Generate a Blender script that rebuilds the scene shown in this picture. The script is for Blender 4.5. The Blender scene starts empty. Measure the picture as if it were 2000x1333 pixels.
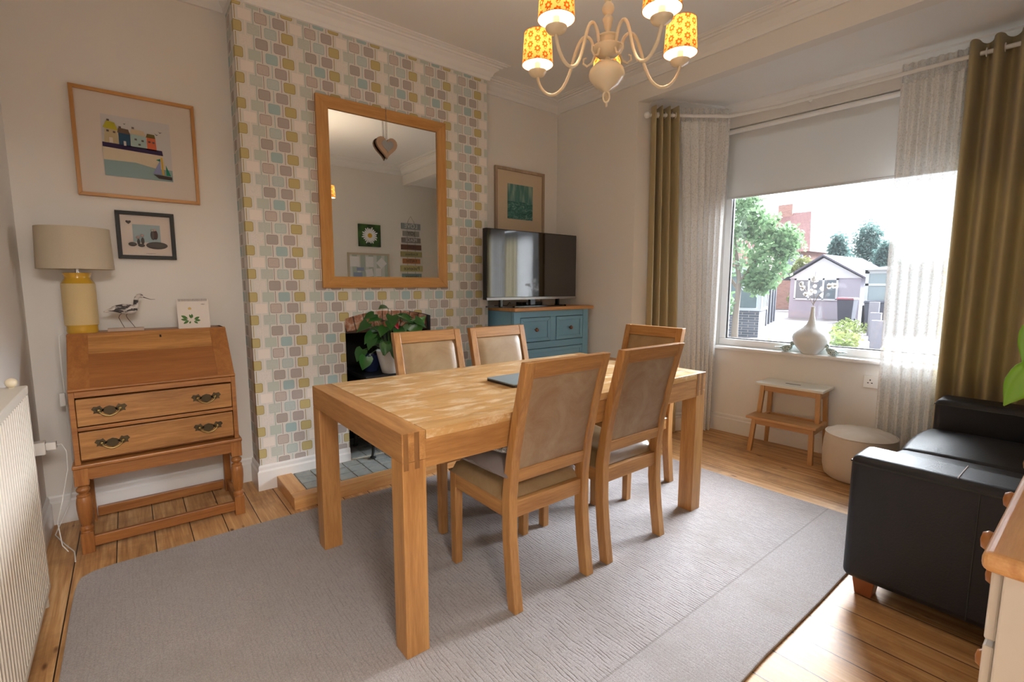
import bpy, bmesh, math, random
from mathutils import Vector, Matrix
PI = math.pi
random.seed(7)
S = bpy.context.scene
COL = S.collection

# ------------------------------------------------------------------ camera
cam_d = bpy.data.cameras.new('camera'); cam = bpy.data.objects.new('camera', cam_d); COL.objects.link(cam)
cam_d.sensor_width = 36.0; cam_d.lens = 36.0 * 942.66 / 2000.0; cam_d.clip_start = .02; cam_d.clip_end = 200
yaw, pitch, roll = 0.672217, -0.117029, 0.00193
fw = Vector((math.sin(yaw) * math.cos(pitch), math.cos(yaw) * math.cos(pitch), math.sin(pitch)))
rt = Vector((math.cos(yaw), -math.sin(yaw), 0)); up = rt.cross(fw)
r2 = rt * math.cos(roll) + up * math.sin(roll); u2 = -rt * math.sin(roll) + up * math.cos(roll)
M = Matrix((r2, u2, -fw)).transposed().to_4x4(); M.translation = Vector((-0.6296, -1.33388, 1.22911))
cam.matrix_world = M
S.camera = cam

# ------------------------------------------------------------------ world, daylight, exposure
W = bpy.data.worlds.new('overcast_sky'); S.world = W; W.use_nodes = True
wn = W.node_tree.nodes; bg = wn['Background']; bg.inputs[0].default_value = (.88, .94, 1, 1); bg.inputs[1].default_value = 2.6
sun_d = bpy.data.lights.new('daylight', 'SUN'); sun_d.energy = 42; sun_d.angle = math.radians(55); sun_d.color = (.86, .93, 1)
sun = bpy.data.objects.new('daylight', sun_d); COL.objects.link(sun)
sun.rotation_euler = Vector((-.82, .05, -.60)).to_track_quat('-Z', 'Y').to_euler()
vs = S.view_settings; vs.view_transform = 'Standard'; vs.look = 'None'; vs.gamma = 1; vs.use_curve_mapping = False; vs.exposure = 0.6
S.cycles.max_bounces = 8; S.cycles.diffuse_bounces = 5; S.cycles.glossy_bounces = 4; S.cycles.transparent_max_bounces = 12
S.cycles.caustics_reflective = False; S.cycles.caustics_refractive = False; S.cycles.sample_clamp_indirect = 6
S.cycles.use_denoising = True
pt = bpy.data.lights.new('window_portal', 'AREA'); pt.shape = 'RECTANGLE'; pt.size = 1.9; pt.size_y = 1.25; pt.cycles.is_portal = True
pto = bpy.data.objects.new('window_portal', pt); COL.objects.link(pto); pto.location = (3.44, -.18, 1.35); pto.rotation_euler = Vector((-1, -.06, 0)).to_track_quat('-Z', 'Z').to_euler()
# unseen fill light added in the hall behind the open doorway
hl = bpy.data.lights.new('hall_fill_light', 'AREA'); hl.shape = 'RECTANGLE'; hl.size = 1.1; hl.size_y = 1.1; hl.energy = 115; hl.color = (1, .94, .87)
hlo = bpy.data.objects.new('hall_fill_light', hl); COL.objects.link(hlo); hlo.location = (-.4, -2.75, 2.55)
hlo.rotation_euler = Vector((0.25, .8, -.75)).to_track_quat('-Z', 'Y').to_euler()

# ------------------------------------------------------------------ node helpers
class N:
    def __init__(s, name):
        s.m = bpy.data.materials.new(name); s.m.use_nodes = True; s.t = s.m.node_tree; s.b = s.t.nodes['Principled BSDF']; s.out = s.t.nodes['Material Output']
    def n(s, typ, **k):
        x = s.t.nodes.new(typ)
        for a, v in k.items(): setattr(x, a, v)
        return x
    def l(s, a, b): s.t.links.new(a, b)
    def put(s, sock, v):
        if hasattr(v, 'is_linked') or hasattr(v, 'links'): s.l(v, sock)
        else: sock.default_value = v
    def math(s, op, a, b=None, c=None):
        x = s.n('ShaderNodeMath', operation=op); s.put(x.inputs[0], a)
        if b is not None: s.put(x.inputs[1], b)
        if c is not None: s.put(x.inputs[2], c)
        return x.outputs[0]
    def mix(s, f, a, b, blend='MIX'):
        x = s.n('ShaderNodeMix', data_type='RGBA', blend_type=blend)
        s.put(x.inputs[0], f); s.put(x.inputs[6], c4(a) if isinstance(a, tuple) else a); s.put(x.inputs[7], c4(b) if isinstance(b, tuple) else b)
        return x.outputs[2]
    def coord(s, kind='Object'): return s.n('ShaderNodeTexCoord').outputs[kind]
    def mapping(s, v, scale=(1, 1, 1), loc=(0, 0, 0), rot=(0, 0, 0)):
        x = s.n('ShaderNodeMapping'); s.l(v, x.inputs[0]); x.inputs['Scale'].default_value = scale; x.inputs['Location'].default_value = loc; x.inputs['Rotation'].default_value = rot
        return x.outputs[0]
    def noise(s, v, scale, detail=3, rough=.5, dist=0, out='Fac'):
        x = s.n('ShaderNodeTexNoise'); s.l(v, x.inputs['Vector']); x.inputs['Scale'].default_value = scale; x.inputs['Detail'].default_value = detail
        x.inputs['Roughness'].default_value = rough; x.inputs['Distortion'].default_value = dist
        return x.outputs[out]
    def ramp(s, f, stops):
        x = s.n('ShaderNodeValToRGB'); s.l(f, x.inputs[0]); e = x.color_ramp.elements
        while len(e) < len(stops): e.new(.5)
        for q, (p, c) in zip(e, stops): q.position = p; q.color = c4(c) if isinstance(c, tuple) else (c, c, c, 1)
        return x.outputs[0]
    def bump(s, h, strength=.3, dist=.002):
        x = s.n('ShaderNodeBump'); s.l(h, x.inputs['Height']); x.inputs['Strength'].default_value = strength; x.inputs['Distance'].default_value = dist
        s.l(x.outputs[0], s.b.inputs['Normal']); return x
    def set(s, **k):
        for a, v in k.items():
            key = {'color': 'Base Color', 'rough': 'Roughness', 'metal': 'Metallic', 'spec': 'Specular IOR Level', 'sheen': 'Sheen Weight', 'coat': 'Coat Weight'}[a]
            s.put(s.b.inputs[key], c4(v) if isinstance(v, tuple) else v)
        return s
def c4(c): return (c[0], c[1], c[2], 1) if len(c) == 3 else c
def srgb(r, g, b):
    f = lambda v: (v / 255 / 12.92) if v / 255 <= .04045 else ((v / 255 + .055) / 1.055) ** 2.4
    return (f(r), f(g), f(b))
def plain(name, col, rough=.5, metal=0, spec=.5, bump=None, var=0, coat=0):
    k = N(name); k.set(color=col, rough=rough, metal=metal, spec=spec, coat=coat)
    if bump or var:
        v = k.coord()
        if var:
            f = k.noise(v, 7, 4); k.set(color=k.mix(f, tuple(c * (1 - var) for c in col), tuple(min(1, c * (1 + var)) for c in col)))
        if bump: k.bump(k.noise(v, bump[0], 5, .6), bump[1], .002)
    return k.m
def emis(name, col, st):
    k = N(name); k.b.inputs['Emission Color'].default_value = c4(col); k.b.inputs['Emission Strength'].default_value = st; k.set(color=col); return k.m
def wood(name, light, dark, axis='x', scale=1.0, rough=.42, contrast=.34, bump=.2):
    k = N(name); v = k.coord()
    sc = {'x': (1.1, 14, 14), 'y': (14, 1.1, 14), 'z': (14, 14, 1.1)}[axis]
    mv = k.mapping(v, tuple(a * scale for a in sc))
    f1 = k.noise(mv, 1.5, 4, .6, .9)
    mv2 = k.mapping(v, tuple(a * scale * 5 for a in sc), (3, 1, 2))
    f2 = k.noise(mv2, 2.2, 4, .65)
    f = k.math('ADD', k.math('MULTIPLY', f1, .65), k.math('MULTIPLY', f2, .35))
    mid = tuple((a + b) / 2 for a, b in zip(light, dark))
    col = k.ramp(f, [(.5 - contrast * .4, dark), (.5, mid), (.5 + contrast * .35, light)])
    k.set(color=col, rough=rough); k.bump(f2, bump, .0015)
    return k.m

# ------------------------------------------------------------------ mesh helpers
class MB:
    def __init__(s): s.bm = bmesh.new()
    def quad(s, *p):
        return s.bm.faces.new([s.bm.verts.new(q) for q in p])
    def hexa(s, b, t):           # bottom 4, top 4 points (ccw from above)
        v = [s.bm.verts.new(q) for q in list(b) + list(t)]
        for f in ((3, 2, 1, 0), (4, 5, 6, 7), (0, 1, 5, 4), (1, 2, 6, 5), (2, 3, 7, 6), (3, 0, 4, 7)): s.bm.faces.new([v[i] for i in f])
        return s
    def box(s, x0, x1, y0, y1, z0, z1):
        return s.hexa([(x0, y0, z0), (x1, y0, z0), (x1, y1, z0), (x0, y1, z0)], [(x0, y0, z1), (x1, y0, z1), (x1, y1, z1), (x0, y1, z1)])
    def prism(s, pts, h0, h1, ax='z'):
        # pts 2D polygon extruded along ax from h0 to h1
        mk = {'z': lambda a, b, h: (a, b, h), 'y': lambda a, b, h: (a, h, b), 'x': lambda a, b, h: (h, a, b)}[ax]
        A = [s.bm.verts.new(mk(a, b, h0)) for a, b in pts]; B = [s.bm.verts.new(mk(a, b, h1)) for a, b in pts]
        n = len(pts); s.bm.faces.new(A[::-1]); s.bm.faces.new(B)
        for i in range(n): s.bm.faces.new([A[i], A[(i + 1) % n], B[(i + 1) % n], B[i]])
        return s
    def loft(s, rings, closed=True, cap=True, cyc=False):
        R = [[s.bm.verts.new(p) for p in r] for r in rings]; n = len(R[0])
        rr = range(len(R) if cyc else len(R) - 1)
        for i in rr:
            a, b = R[i], R[(i + 1) % len(R)]
            for j in range(n if closed else n - 1):
                s.bm.faces.new([a[j], a[(j + 1) % n], b[(j + 1) % n], b[j]])
        if cap and closed and not cyc: s.bm.faces.new(R[0][::-1]); s.bm.faces.new(R[-1])
        return s
    def lathe(s, prof, c=(0, 0, 0), n=28, cap=True):
        return s.loft([[(c[0] + r * math.cos(2 * PI * j / n), c[1] + r * math.sin(2 * PI * j / n), c[2] + z) for j in range(n)] for r, z in prof], cap=cap)
    def tube(s, pts, r, n=8, cyc=False, cap=True):
        P = [Vector(p) for p in pts]; rings = []; prev = None
        for i, p in enumerate(P):
            if cyc: t = (P[(i + 1) % len(P)] - P[i - 1])
            else: t = P[min(i + 1, len(P) - 1)] - P[max(i - 1, 0)]
            t.normalize()
            if prev is None:
                a = Vector((0, 0, 1)) if abs(t.z) < .9 else Vector((1, 0, 0)); u = t.cross(a).normalized()
            else: u = (prev - t * prev.dot(t)).normalized()
            prev = u; w = t.cross(u); rad = r[i] if isinstance(r, (list, tuple)) else r
            rings.append([tuple(p + (u * math.cos(2 * PI * j / n) + w * math.sin(2 * PI * j / n)) * rad) for j in range(n)])
        return s.loft(rings, cyc=cyc, cap=cap)
    def ell(s, c, r, n=16, m=10, f=None):
        rings = []
        for i in range(m + 1):
            a = -PI / 2 + PI * (i + .0) / m; a = max(-PI / 2 + .06, min(PI / 2 - .06, a))
            rings.append([(c[0] + r[0] * math.cos(a) * math.cos(2 * PI * j / n), c[1] + r[1] * math.cos(a) * math.sin(2 * PI * j / n), c[2] + r[2] * math.sin(a)) for j in range(n)])
        return s.loft(rings)
    def grid(s, f, nu, nv):
        V = [[s.bm.verts.new(f(i / nu, j / nv)) for j in range(nv + 1)] for i in range(nu + 1)]
        for i in range(nu):
            for j in range(nv): s.bm.faces.new([V[i][j], V[i + 1][j], V[i + 1][j + 1], V[i][j + 1]])
        return s
    def xf(s, mtx):
        bmesh.ops.transform(s.bm, matrix=mtx, verts=s.bm.verts); return s
    def build(s, name, m, parent=None, bevel=0, smooth=0, sub=0, solid=0, seg=2):
        me = bpy.data.meshes.new(name); bmesh.ops.recalc_face_normals(s.bm, faces=s.bm.faces); s.bm.to_mesh(me); s.bm.free()
        o = bpy.data.objects.new(name, me); COL.objects.link(o)
        if m: me.materials.append(m)
        if parent: o.parent = parent
        if smooth or sub:
            for p in me.polygons: p.use_smooth = True
            if smooth and not sub: me.set_sharp_from_angle(angle=math.radians(smooth if smooth > 1 else 50))
        if solid: q = o.modifiers.new('s', 'SOLIDIFY'); q.thickness = solid; q.offset = 0
        if bevel: q = o.modifiers.new('b', 'BEVEL'); q.width = bevel; q.segments = seg; q.limit_method = 'ANGLE'; q.angle_limit = math.radians(40)
        if sub: q = o.modifiers.new('u', 'SUBSURF'); q.levels = sub; q.render_levels = sub
        return o
def tag(o, label=None, cat=None, group=None, kind=None):
    if label: o['label'] = label
    if cat: o['category'] = cat
    if group: o['group'] = group
    if kind: o['kind'] = kind
    return o
def thing(name, label, cat, loc=(0, 0, 0), rz=0, group=None):
    o = bpy.data.objects.new(name, None); COL.objects.link(o); o.location = loc; o.rotation_euler = (0, 0, rz); o.empty_display_size = .05
    return tag(o, label, cat, group)
def struct(mb, name, m, **k): return tag(mb.build(name, m, **k), kind='structure')
def dup(o, parent=None):
    c = o.copy(); COL.objects.link(c); c.parent = parent
    for ch in list(o.children): dup(ch, c)
    return c
def text(name, s, size, m, parent, loc, rot, ext=.0006, font_scale=(1, 1), align='CENTER'):
    cu = bpy.data.curves.new(name, 'FONT'); cu.body = s; cu.size = size; cu.extrude = ext; cu.align_x = align; cu.align_y = 'CENTER'
    cu.materials.append(m); o = bpy.data.objects.new(name, cu); COL.objects.link(o); o.parent = parent; o.location = loc; o.rotation_euler = rot
    bpy.context.view_layer.update()
    me = bpy.data.meshes.new_from_object(o.evaluated_get(bpy.context.evaluated_depsgraph_get())); bpy.data.objects.remove(o)
    o = bpy.data.objects.new(name, me); COL.objects.link(o); o.parent = parent; o.location = loc; o.rotation_euler = rot
    if not me.materials: me.materials.append(m)
    return o

# ------------------------------------------------------------------ materials
def wall_mat(name, col, b=.12):
    k = N(name); v = k.coord(); k.set(color=col, rough=.85, spec=.2); k.bump(k.noise(v, 160, 4, .7), b, .001); return k.m
m_wall = wall_mat('warm_white_paint', (.80, .775, .74)); m_ceil = wall_mat('ceiling_paint', (.84, .835, .83)); m_trimw = plain('white_gloss_trim', (.78, .77, .76), .35)
m_upvc = plain('white_plastic_frame', (.85, .86, .87), .3)
OAK = ((.48, .245, .08), (.30, .13, .038)); OAKT = ((.58, .35, .145), (.41, .215, .072))
m_oak = {a: wood('oak_' + a, OAK[0], OAK[1], a) for a in 'xyz'}
m_bur = {a: wood('bureau_oak_' + a, (.40, .165, .045), (.235, .082, .02), a, rough=.38, contrast=.36) for a in 'xyz'}
m_burl = wood('bureau_drawer_oak', (.50, .24, .075), (.22, .085, .022), 'x', rough=.36, contrast=.42)
m_burflap = wood('bureau_flap_oak', (.33, .125, .033), (.22, .075, .02), 'x', rough=.36, contrast=.42)
m_pine = {a: wood('pine_' + a, (.66, .37, .15), (.50, .235, .08), a, rough=.4) for a in 'xy'}
m_birch = {a: wood('birch_' + a, (.56, .32, .13), (.42, .21, .075), a, rough=.45) for a in 'xyz'}
m_frameoak = wood('light_oak_frame', (.58, .30, .09), (.42, .19, .045), 'x', rough=.4)
m_black = plain('black_gloss', (.008, .008, .009), .12); m_blackm = plain('black_matt', (.012, .012, .012), .55)
m_iron = plain('cast_iron', (.012, .012, .013), .42, bump=(60, .25)); m_soot = plain('sooty_lining', (.014, .012, .011), .95, bump=(30, .5))
m_brass = plain('aged_brass', (.34, .25, .10), .30, 1, var=.25); m_bronze = plain('dark_bronze_plate', (.075, .055, .028), .42, .6, var=.4)
m_white = plain('glossy_white', (.82, .82, .80), .2); m_whitem = plain('matt_white', (.80, .79, .77), .6)
m_cream = plain('cream_enamel', (.70, .60, .43), .28, coat=.3)
m_chrome = plain('chrome', (.75, .75, .76), .15, 1)

def tabletop_mat():
    k = N('scuffed_oak_top'); v = k.coord()
    mv = k.mapping(v, (1.0, 13, 13)); f1 = k.noise(mv, 1.4, 4, .6, .8); f2 = k.noise(k.mapping(v, (6, 70, 70)), 2, 4)
    f = k.math('ADD', k.math('MULTIPLY', f1, .7), k.math('MULTIPLY', f2, .3))
    col = k.ramp(f, [(.3, OAKT[1]), (.52, (.55, .32, .125)), (.72, OAKT[0])])
    scuff = k.ramp(k.noise(k.mapping(v, (3.2, 7.5, 5)), 2.4, 7, .75, .1), [(.49, 0.0), (.62, .75)])
    col = k.mix(scuff, col, (.76, .60, .40)); k.set(color=col, rough=k.math('ADD', .28, k.math('MULTIPLY', scuff, .25))); k.bump(f2, .08, .001)
    return k.m
m_top = tabletop_mat()

def leather(name, c1, c2, rough=.36, scale=6):
    k = N(name); v = k.coord(); f = k.noise(v, scale, 5, .65, .6); k.set(color=k.ramp(f, [(.3, c1), (.68, c2)]), rough=rough)
    vo = k.n('ShaderNodeTexVoronoi'); k.l(v, vo.inputs['Vector']); vo.inputs['Scale'].default_value = 260
    k.bump(k.math('ADD', vo.outputs['Distance'], k.noise(v, 9, 3)), .12, .002); return k.m
m_tan = leather('tan_leather', (.27, .165, .075), (.38, .265, .145), .36)
m_tanback = leather('tan_suede_back', (.24, .13, .062), (.36, .265, .17), .6, 6)
def black_leather():
    k = N('black_leather'); v = k.coord(); vo = k.n('ShaderNodeTexVoronoi'); k.l(v, vo.inputs['Vector']); vo.inputs['Scale'].default_value = 170
    sc = k.ramp(k.noise(k.mapping(v, (3, 9, 6), rot=(0, 0, .7)), 3, 6, .75, 1.5), [(.66, 0.0), (.78, .16)])
    k.set(color=k.mix(sc, (.013, .0135, .018), (.17, .17, .18)), rough=.46, spec=.4); k.bump(k.math('ADD', vo.outputs['Distance'], k.math('MULTIPLY', k.noise(v, 7, 3), 2.5)), .16, .003); return k.m
m_bleather = black_leather()
def fabric(name, c1, c2, rough=.95, sc=220, b=.3, sheen=.15):
    k = N(name); v = k.coord(); f = k.noise(v, 5, 4, .6); k.set(color=k.mix(f, c1, c2), rough=rough, spec=.15, sheen=sheen); k.bump(k.noise(v, sc, 3, .7), b, .0015); return k.m
m_pouf = fabric('beige_cord', (.52, .43, .34), (.64, .56, .47)); m_grey = fabric('grey_plush', (.17, .135, .125), (.27, .225, .215))

def curtain_mat():
    k = N('gold_curtain_fabric'); v = k.coord(); f = k.noise(k.mapping(v, (500, 500, 30)), 1, 2)
    col = k.mix(f, (.43, .345, .185), (.53, .44, .25)); k.set(color=col, rough=.8, spec=.2, sheen=.2); k.bump(f, .1, .001)
    t = k.n('ShaderNodeBsdfTranslucent'); k.l(col, t.inputs[0]); x = k.n('ShaderNodeMixShader'); x.inputs[0].default_value = .12
    k.l(k.b.outputs[0], x.inputs[1]); k.l(t.outputs[0], x.inputs[2]); k.l(x.outputs[0], k.out.inputs[0]); return k.m
m_gold = curtain_mat()
def voile_mat(name, tr):
    k = N(name); v = k.coord(); f = k.ramp(k.noise(v, 95, 3, .7), [(.38, (.74, .72, .69)), (.50, (.92, .92, .91))])
    k.set(color=f, rough=.9, spec=.1); t = k.n('ShaderNodeBsdfTranslucent'); k.l(f, t.inputs[0]); p = k.n('ShaderNodeBsdfTransparent')
    a = k.n('ShaderNodeMixShader'); a.inputs[0].default_value = .5; k.l(k.b.outputs[0], a.inputs[1]); k.l(t.outputs[0], a.inputs[2])
    a.inputs[0].default_value = .045 if tr > .1 else .5
    b = k.n('ShaderNodeMixShader'); b.inputs[0].default_value = tr; k.l(a.outputs[0], b.inputs[1]); k.l(p.outputs[0], b.inputs[2]); k.l(b.outputs[0], k.out.inputs[0]); return k.m
m_voile = voile_mat('speckled_voile', .2); m_voileh = voile_mat('voile_heading', .05)
def blind_mat():
    k = N('roller_blind_fabric'); k.set(color=(.72, .73, .72), rough=.9, spec=.1); t = k.n('ShaderNodeBsdfTranslucent'); t.inputs[0].default_value = (.6, .6, .6, 1)
    x = k.n('ShaderNodeMixShader'); x.inputs[0].default_value = .10; k.l(k.b.outputs[0], x.inputs[1]); k.l(t.outputs[0], x.inputs[2]); k.l(x.outputs[0], k.out.inputs[0]); return k.m
def glass_mat(name, haze=.0, gl=.06):
    k = N(name); p = k.n('ShaderNodeBsdfTransparent'); g = k.n('ShaderNodeBsdfGlossy'); g.inputs['Roughness'].default_value = .02
    fr = k.n('ShaderNodeFresnel'); fr.inputs[0].default_value = 1.45
    x = k.n('ShaderNodeMixShader'); k.l(k.math('ADD', k.math('MULTIPLY', fr.outputs[0], .9), gl * .3), x.inputs[0]); k.l(p.outputs[0], x.inputs[1]); k.l(g.outputs[0], x.inputs[2])
    last = x
    if haze:
        d = k.n('ShaderNodeBsdfTranslucent'); d.inputs[0].default_value = (.9, .95, 1, 1)
        y = k.n('ShaderNodeMixShader'); y.inputs[0].default_value = haze; k.l(x.outputs[0], y.inputs[1]); k.l(d.outputs[0], y.inputs[2]); last = y
    k.l(last.outputs[0], k.out.inputs[0]); return k.m
m_glass = glass_mat('window_glass', .005); m_pglass = glass_mat('picture_glass')

# wallpaper: columns of rounded tiles strung on vertical lines
def wallpaper():
    k = N('retro_tile_wallpaper'); g = k.n('ShaderNodeSeparateXYZ'); k.l(k.n('ShaderNodeNewGeometry').outputs['Position'], g.inputs[0])
    # side faces run on from the corner: use x + (y - y0)
    u = k.math('ADD', g.outputs[0], k.math('MULTIPLY', k.math('SUBTRACT', g.outputs[1], 1.77), 1.0)); z = g.outputs[2]
    PX, PZ = .2632, .2663
    cols = [  # dx, phase z, colour even, colour odd, pattern even, pattern odd, outline
        (0.0, 0, (.50, .40, .14), (.50, .40, .14), 0, 0, (.33, .24, .05)),
        (.048, 1, (.84, .765, .71), (.80, .75, .71), 0, 2, (.82, .76, .70)),
        (.089, 0, (.50, .56, .50), (.56, .60, .55), 0, 1, (.46, .53, .48)),
        (.127, 1, (.58, .49, .45), (.39, .335, .31), 1, 0, (.30, .23, .21)),
        (.175, 0, (.34, .49, .51), (.52, .60, .58), 0, 1, (.30, .45, .45)),
        (.220, 1, (.41, .35, .33), (.41, .35, .33), 0, 0, (.34, .25, .24))]
    nz = k.noise(k.coord(), 300, 3, .6)
    base = k.mix(nz, (.64, .62, .58), (.75, .73, .69)); cur = base
    info = []
    for dx, ph, ce, co, pe, po, ol in cols:
        du = k.math('SUBTRACT', k.math('MODULO', k.math('ADD', k.math('SUBTRACT', u, .194 + dx), PX * 40 + PX / 2), PX), PX / 2)
        zz = k.math('SUBTRACT', z, 1.152 - ph * PZ / 4)
        dv = k.math('SUBTRACT', k.math('MODULO', k.math('ADD', zz, PZ * 20 + PZ / 4), PZ / 2), PZ / 4)
        par = k.math('GREATER_THAN', k.math('MODULO', k.math('ADD', zz, PZ * 20 + PZ / 4), PZ), PZ / 2)
        info.append((du, dv, par, z))
    for (dx, ph, ce, co, pe, po, ol), (du, dv, par, _) in zip(cols, info):
        halo = k.math('LESS_THAN', k.math('ABSOLUTE', du), .006); cur = k.mix(halo, cur, base)
        lw = .0016 if ph == 1 or dx in (0, .175) else .0035
        cur = k.mix(k.math('LESS_THAN', k.math('ABSOLUTE', du), lw), cur, ol)
    order = [1, 2, 5, 3, 4, 0]
    for i in order:
        (dx, ph, ce, co, pe, po, ol), (du, dv, par, _) = cols[i], info[i]
        hx, hz, rr = .031, .0275, .010 if i not in (1, 2) else .003
        qx = k.math('SUBTRACT', k.math('ABSOLUTE', du), hx - rr); qz = k.math('SUBTRACT', k.math('ABSOLUTE', dv), hz - rr)
        mx = k.math('MAXIMUM', qx, 0.0); mz = k.math('MAXIMUM', qz, 0.0)
        d = k.math('SUBTRACT', k.math('SQRT', k.math('ADD', k.math('MULTIPLY', mx, mx), k.math('MULTIPLY', mz, mz))), rr)
        if i not in (1, 2): cur = k.mix(k.math('LESS_THAN', d, .005), cur, base)
        wob = k.math('MULTIPLY', k.math('SUBTRACT', nz, .5), .012)
        hz_ = k.math('GREATER_THAN', k.math('SINE', k.math('MULTIPLY', k.math('ADD', z, wob), 900)), .55)
        hv_ = k.math('GREATER_THAN', k.math('SINE', k.math('MULTIPLY', k.math('ADD', u, wob), 1000)), .5)
        def face(c, p):
            if p == 0: return c4(c)
            return k.mix(hz_ if p == 1 else hv_, c, tuple(q * .80 for q in c))
        f = k.mix(par, face(ce, pe), face(co, po)); f = k.mix(k.math('MULTIPLY', nz, .25), f, base)
        cur = k.mix(k.math('LESS_THAN', d, 0.0), cur, f)
        if i not in (1,): cur = k.mix(k.math('LESS_THAN', k.math('ABSOLUTE', k.math('ADD', d, .001)), .0012), cur, ol)
    k.set(color=cur, rough=.8, spec=.25); k.bump(nz, .08, .001); return k.m
m_paper = wallpaper()

def floor_mat():
    k = N('pine_floorboards'); v = k.coord(); s = k.n('ShaderNodeSeparateXYZ'); k.l(v, s.inputs[0])
    bw = .1452; b = k.math('DIVIDE', k.math('ADD', s.outputs[0], .748 + bw * 40), bw); idx = k.math('FLOOR', b); fr = k.math('FRACT', b)
    wn_ = k.n('ShaderNodeTexWhiteNoise', noise_dimensions='1D'); k.l(idx, wn_.inputs['W']); rnd = wn_.outputs['Value']
    off = k.n('ShaderNodeCombineXYZ'); k.l(k.math('MULTIPLY', rnd, 7), off.inputs[1]); k.l(k.math('MULTIPLY', rnd, 31), off.inputs[2])
    va = k.n('ShaderNodeVectorMath', operation='ADD'); k.l(v, va.inputs[0]); k.l(off.outputs[0], va.inputs[1]); vv = va.outputs[0]
    f1 = k.noise(k.mapping(vv, (26, 1.3, 1)), 1.2, 5, .6, .8); f2 = k.noise(k.mapping(vv, (140, 6, 1)), 1, 3)
    f = k.math('ADD', k.math('MULTIPLY', f1, .7), k.math('MULTIPLY', f2, .3))
    col = k.ramp(f, [(.32, (.31, .145, .055)), (.5, (.55, .31, .13)), (.66, (.74, .50, .27))])
    col = k.mix(k.math('MULTIPLY', rnd, .35), col, (.60, .34, .15))
    kn = k.n('ShaderNodeTexVoronoi'); k.l(k.mapping(vv, (7, 2.6, 1)), kn.inputs['Vector']); kn.inputs['Scale'].default_value = 1.5
    col = k.mix(k.ramp(kn.outputs['Distance'], [(.05, .9), (.11, 0.0)]), col, (.10, .035, .012))
    gr = k.ramp(k.noise(v, 2.2, 6, .7), [(.50, 0.0), (.68, .6)]); col = k.mix(gr, col, (.19, .10, .05))
    gap = k.math('LESS_THAN', k.math('MINIMUM', fr, k.math('SUBTRACT', 1.0, fr)), .014)
    col = k.mix(gap, col, (.02, .012, .008)); k.set(color=col, rough=k.ramp(f1, [(.3, .42), (.8, .55)]), spec=.28)
    k.bump(k.math('SUBTRACT', k.math('MULTIPLY', f2, .2), k.math('MULTIPLY', gap, 1.0)), .5, .002); return k.m
def rug_mat():
    k = N('grey_wool_rug'); v = k.coord(); s = k.n('ShaderNodeSeparateXYZ'); k.l(v, s.inputs[0])
    d1 = k.noise(k.mapping(v, (1, .5, 1)), 14, 3); wv = k.math('SINE', k.math('MULTIPLY', k.math('ADD', s.outputs[0], k.math('MULTIPLY', d1, .03)), 480))
    brk = k.noise(k.mapping(v, (30, 9, 1)), 2.2, 3); edge = k.math('GREATER_THAN', s.outputs[1], -.445)
    rgt = k.ramp(k.math('ADD', s.outputs[0], k.math('MULTIPLY', d1, .8)), [(.15, .3), (.9, 1.0)])
    rib = k.math('MULTIPLY', k.math('MULTIPLY', k.math('MULTIPLY', k.math('MAXIMUM', wv, 0.0), k.ramp(brk, [(.42, 0.0), (.58, 1.0)])), k.math('ADD', k.math('MULTIPLY', edge, .8), .2)), rgt)
    pile = k.noise(v, 260, 3, .7); seam = k.math('LESS_THAN', k.math('ABSOLUTE', k.math('ADD', s.outputs[1], .445)), .004)
    st = k.ramp(k.noise(v, 2.0, 5, .65), [(.50, 0.0), (.75, .55)])
    col = k.mix(k.ramp(pile, [(.3, 0.0), (.7, 1.0)]), (.245, .22, .215), (.415, .385, .385)); col = k.mix(st, col, (.22, .19, .165))
    col = k.mix(k.math('MULTIPLY', rib, .55), col, (.17, .155, .16)); col = k.mix(k.math('MULTIPLY', seam, .5), col, (.18, .16, .15))
    k.set(color=col, rough=1.0, spec=.05, sheen=.2); k.bump(k.math('ADD', k.math('SUBTRACT', k.math('MULTIPLY', pile, .5), rib), k.math('MULTIPLY', seam, -1.0)), .55, .004); return k.m

# ------------------------------------------------------------------ room shell
XL, XR, YB, YC, YN, ZC = -1.02, 2.52, 1.97, 1.77, -1.6, 2.84
CX0, CX1 = -.078, 1.598
f = MB(); f.box(-1.3, 3.46, -3.7, 2.5, -.06, 0); struct(f, 'floor', floor_mat())
c = MB(); c.box(-1.2, XR + .02, YN - .1, YB + .1, ZC, ZC + .05); struct(c, 'ceiling', m_ceil)
c = MB(); c.box(XR + .08, 3.55, YN - .1, 1.25, 2.63, 2.72); struct(c, 'ceiling', m_ceil)
w = MB(); w.box(XL - .1, CX0 + .01, YB, YB + .1, 0, ZC); w.box(CX1 - .01, XR, YB, YB + .1, 0, ZC); struct(w, 'wall_back', m_wall)
w = MB(); w.box(XL - .1, XL, YN - .1, YB + .1, 0, ZC); struct(w, 'wall_left', m_wall)
# wall_right with the bay opening (jamb at y 1.09, header from z 2.61)
w = MB(); w.box(XR, XR + .09, 1.09, YB + .1, 0, ZC); w.box(XR, XR + .09, YN, 1.09, 2.61, ZC); struct(w, 'wall_right', m_wall)
# near wall with the open doorway the camera stands in
w = MB(); w.box(-.18, 3.55, YN - .1, YN, 0, ZC); w.box(XL, -.18, YN - .1, YN, 2.1, ZC); struct(w, 'wall_front', m_wall)
# hall behind the doorway
w = MB(); w.box(-1.3, -1.2, -3.6, YN, 0, 2.7); w.box(.9, 1.0, -3.6, YN - .1, 0, 2.7); w.box(-1.3, 1.0, -3.7, -3.6, 0, 2.7); w.box(-1.3, 1.0, -3.7, YN - .1, 2.7, 2.76); struct(w, 'wall_hall', m_wall)
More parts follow.
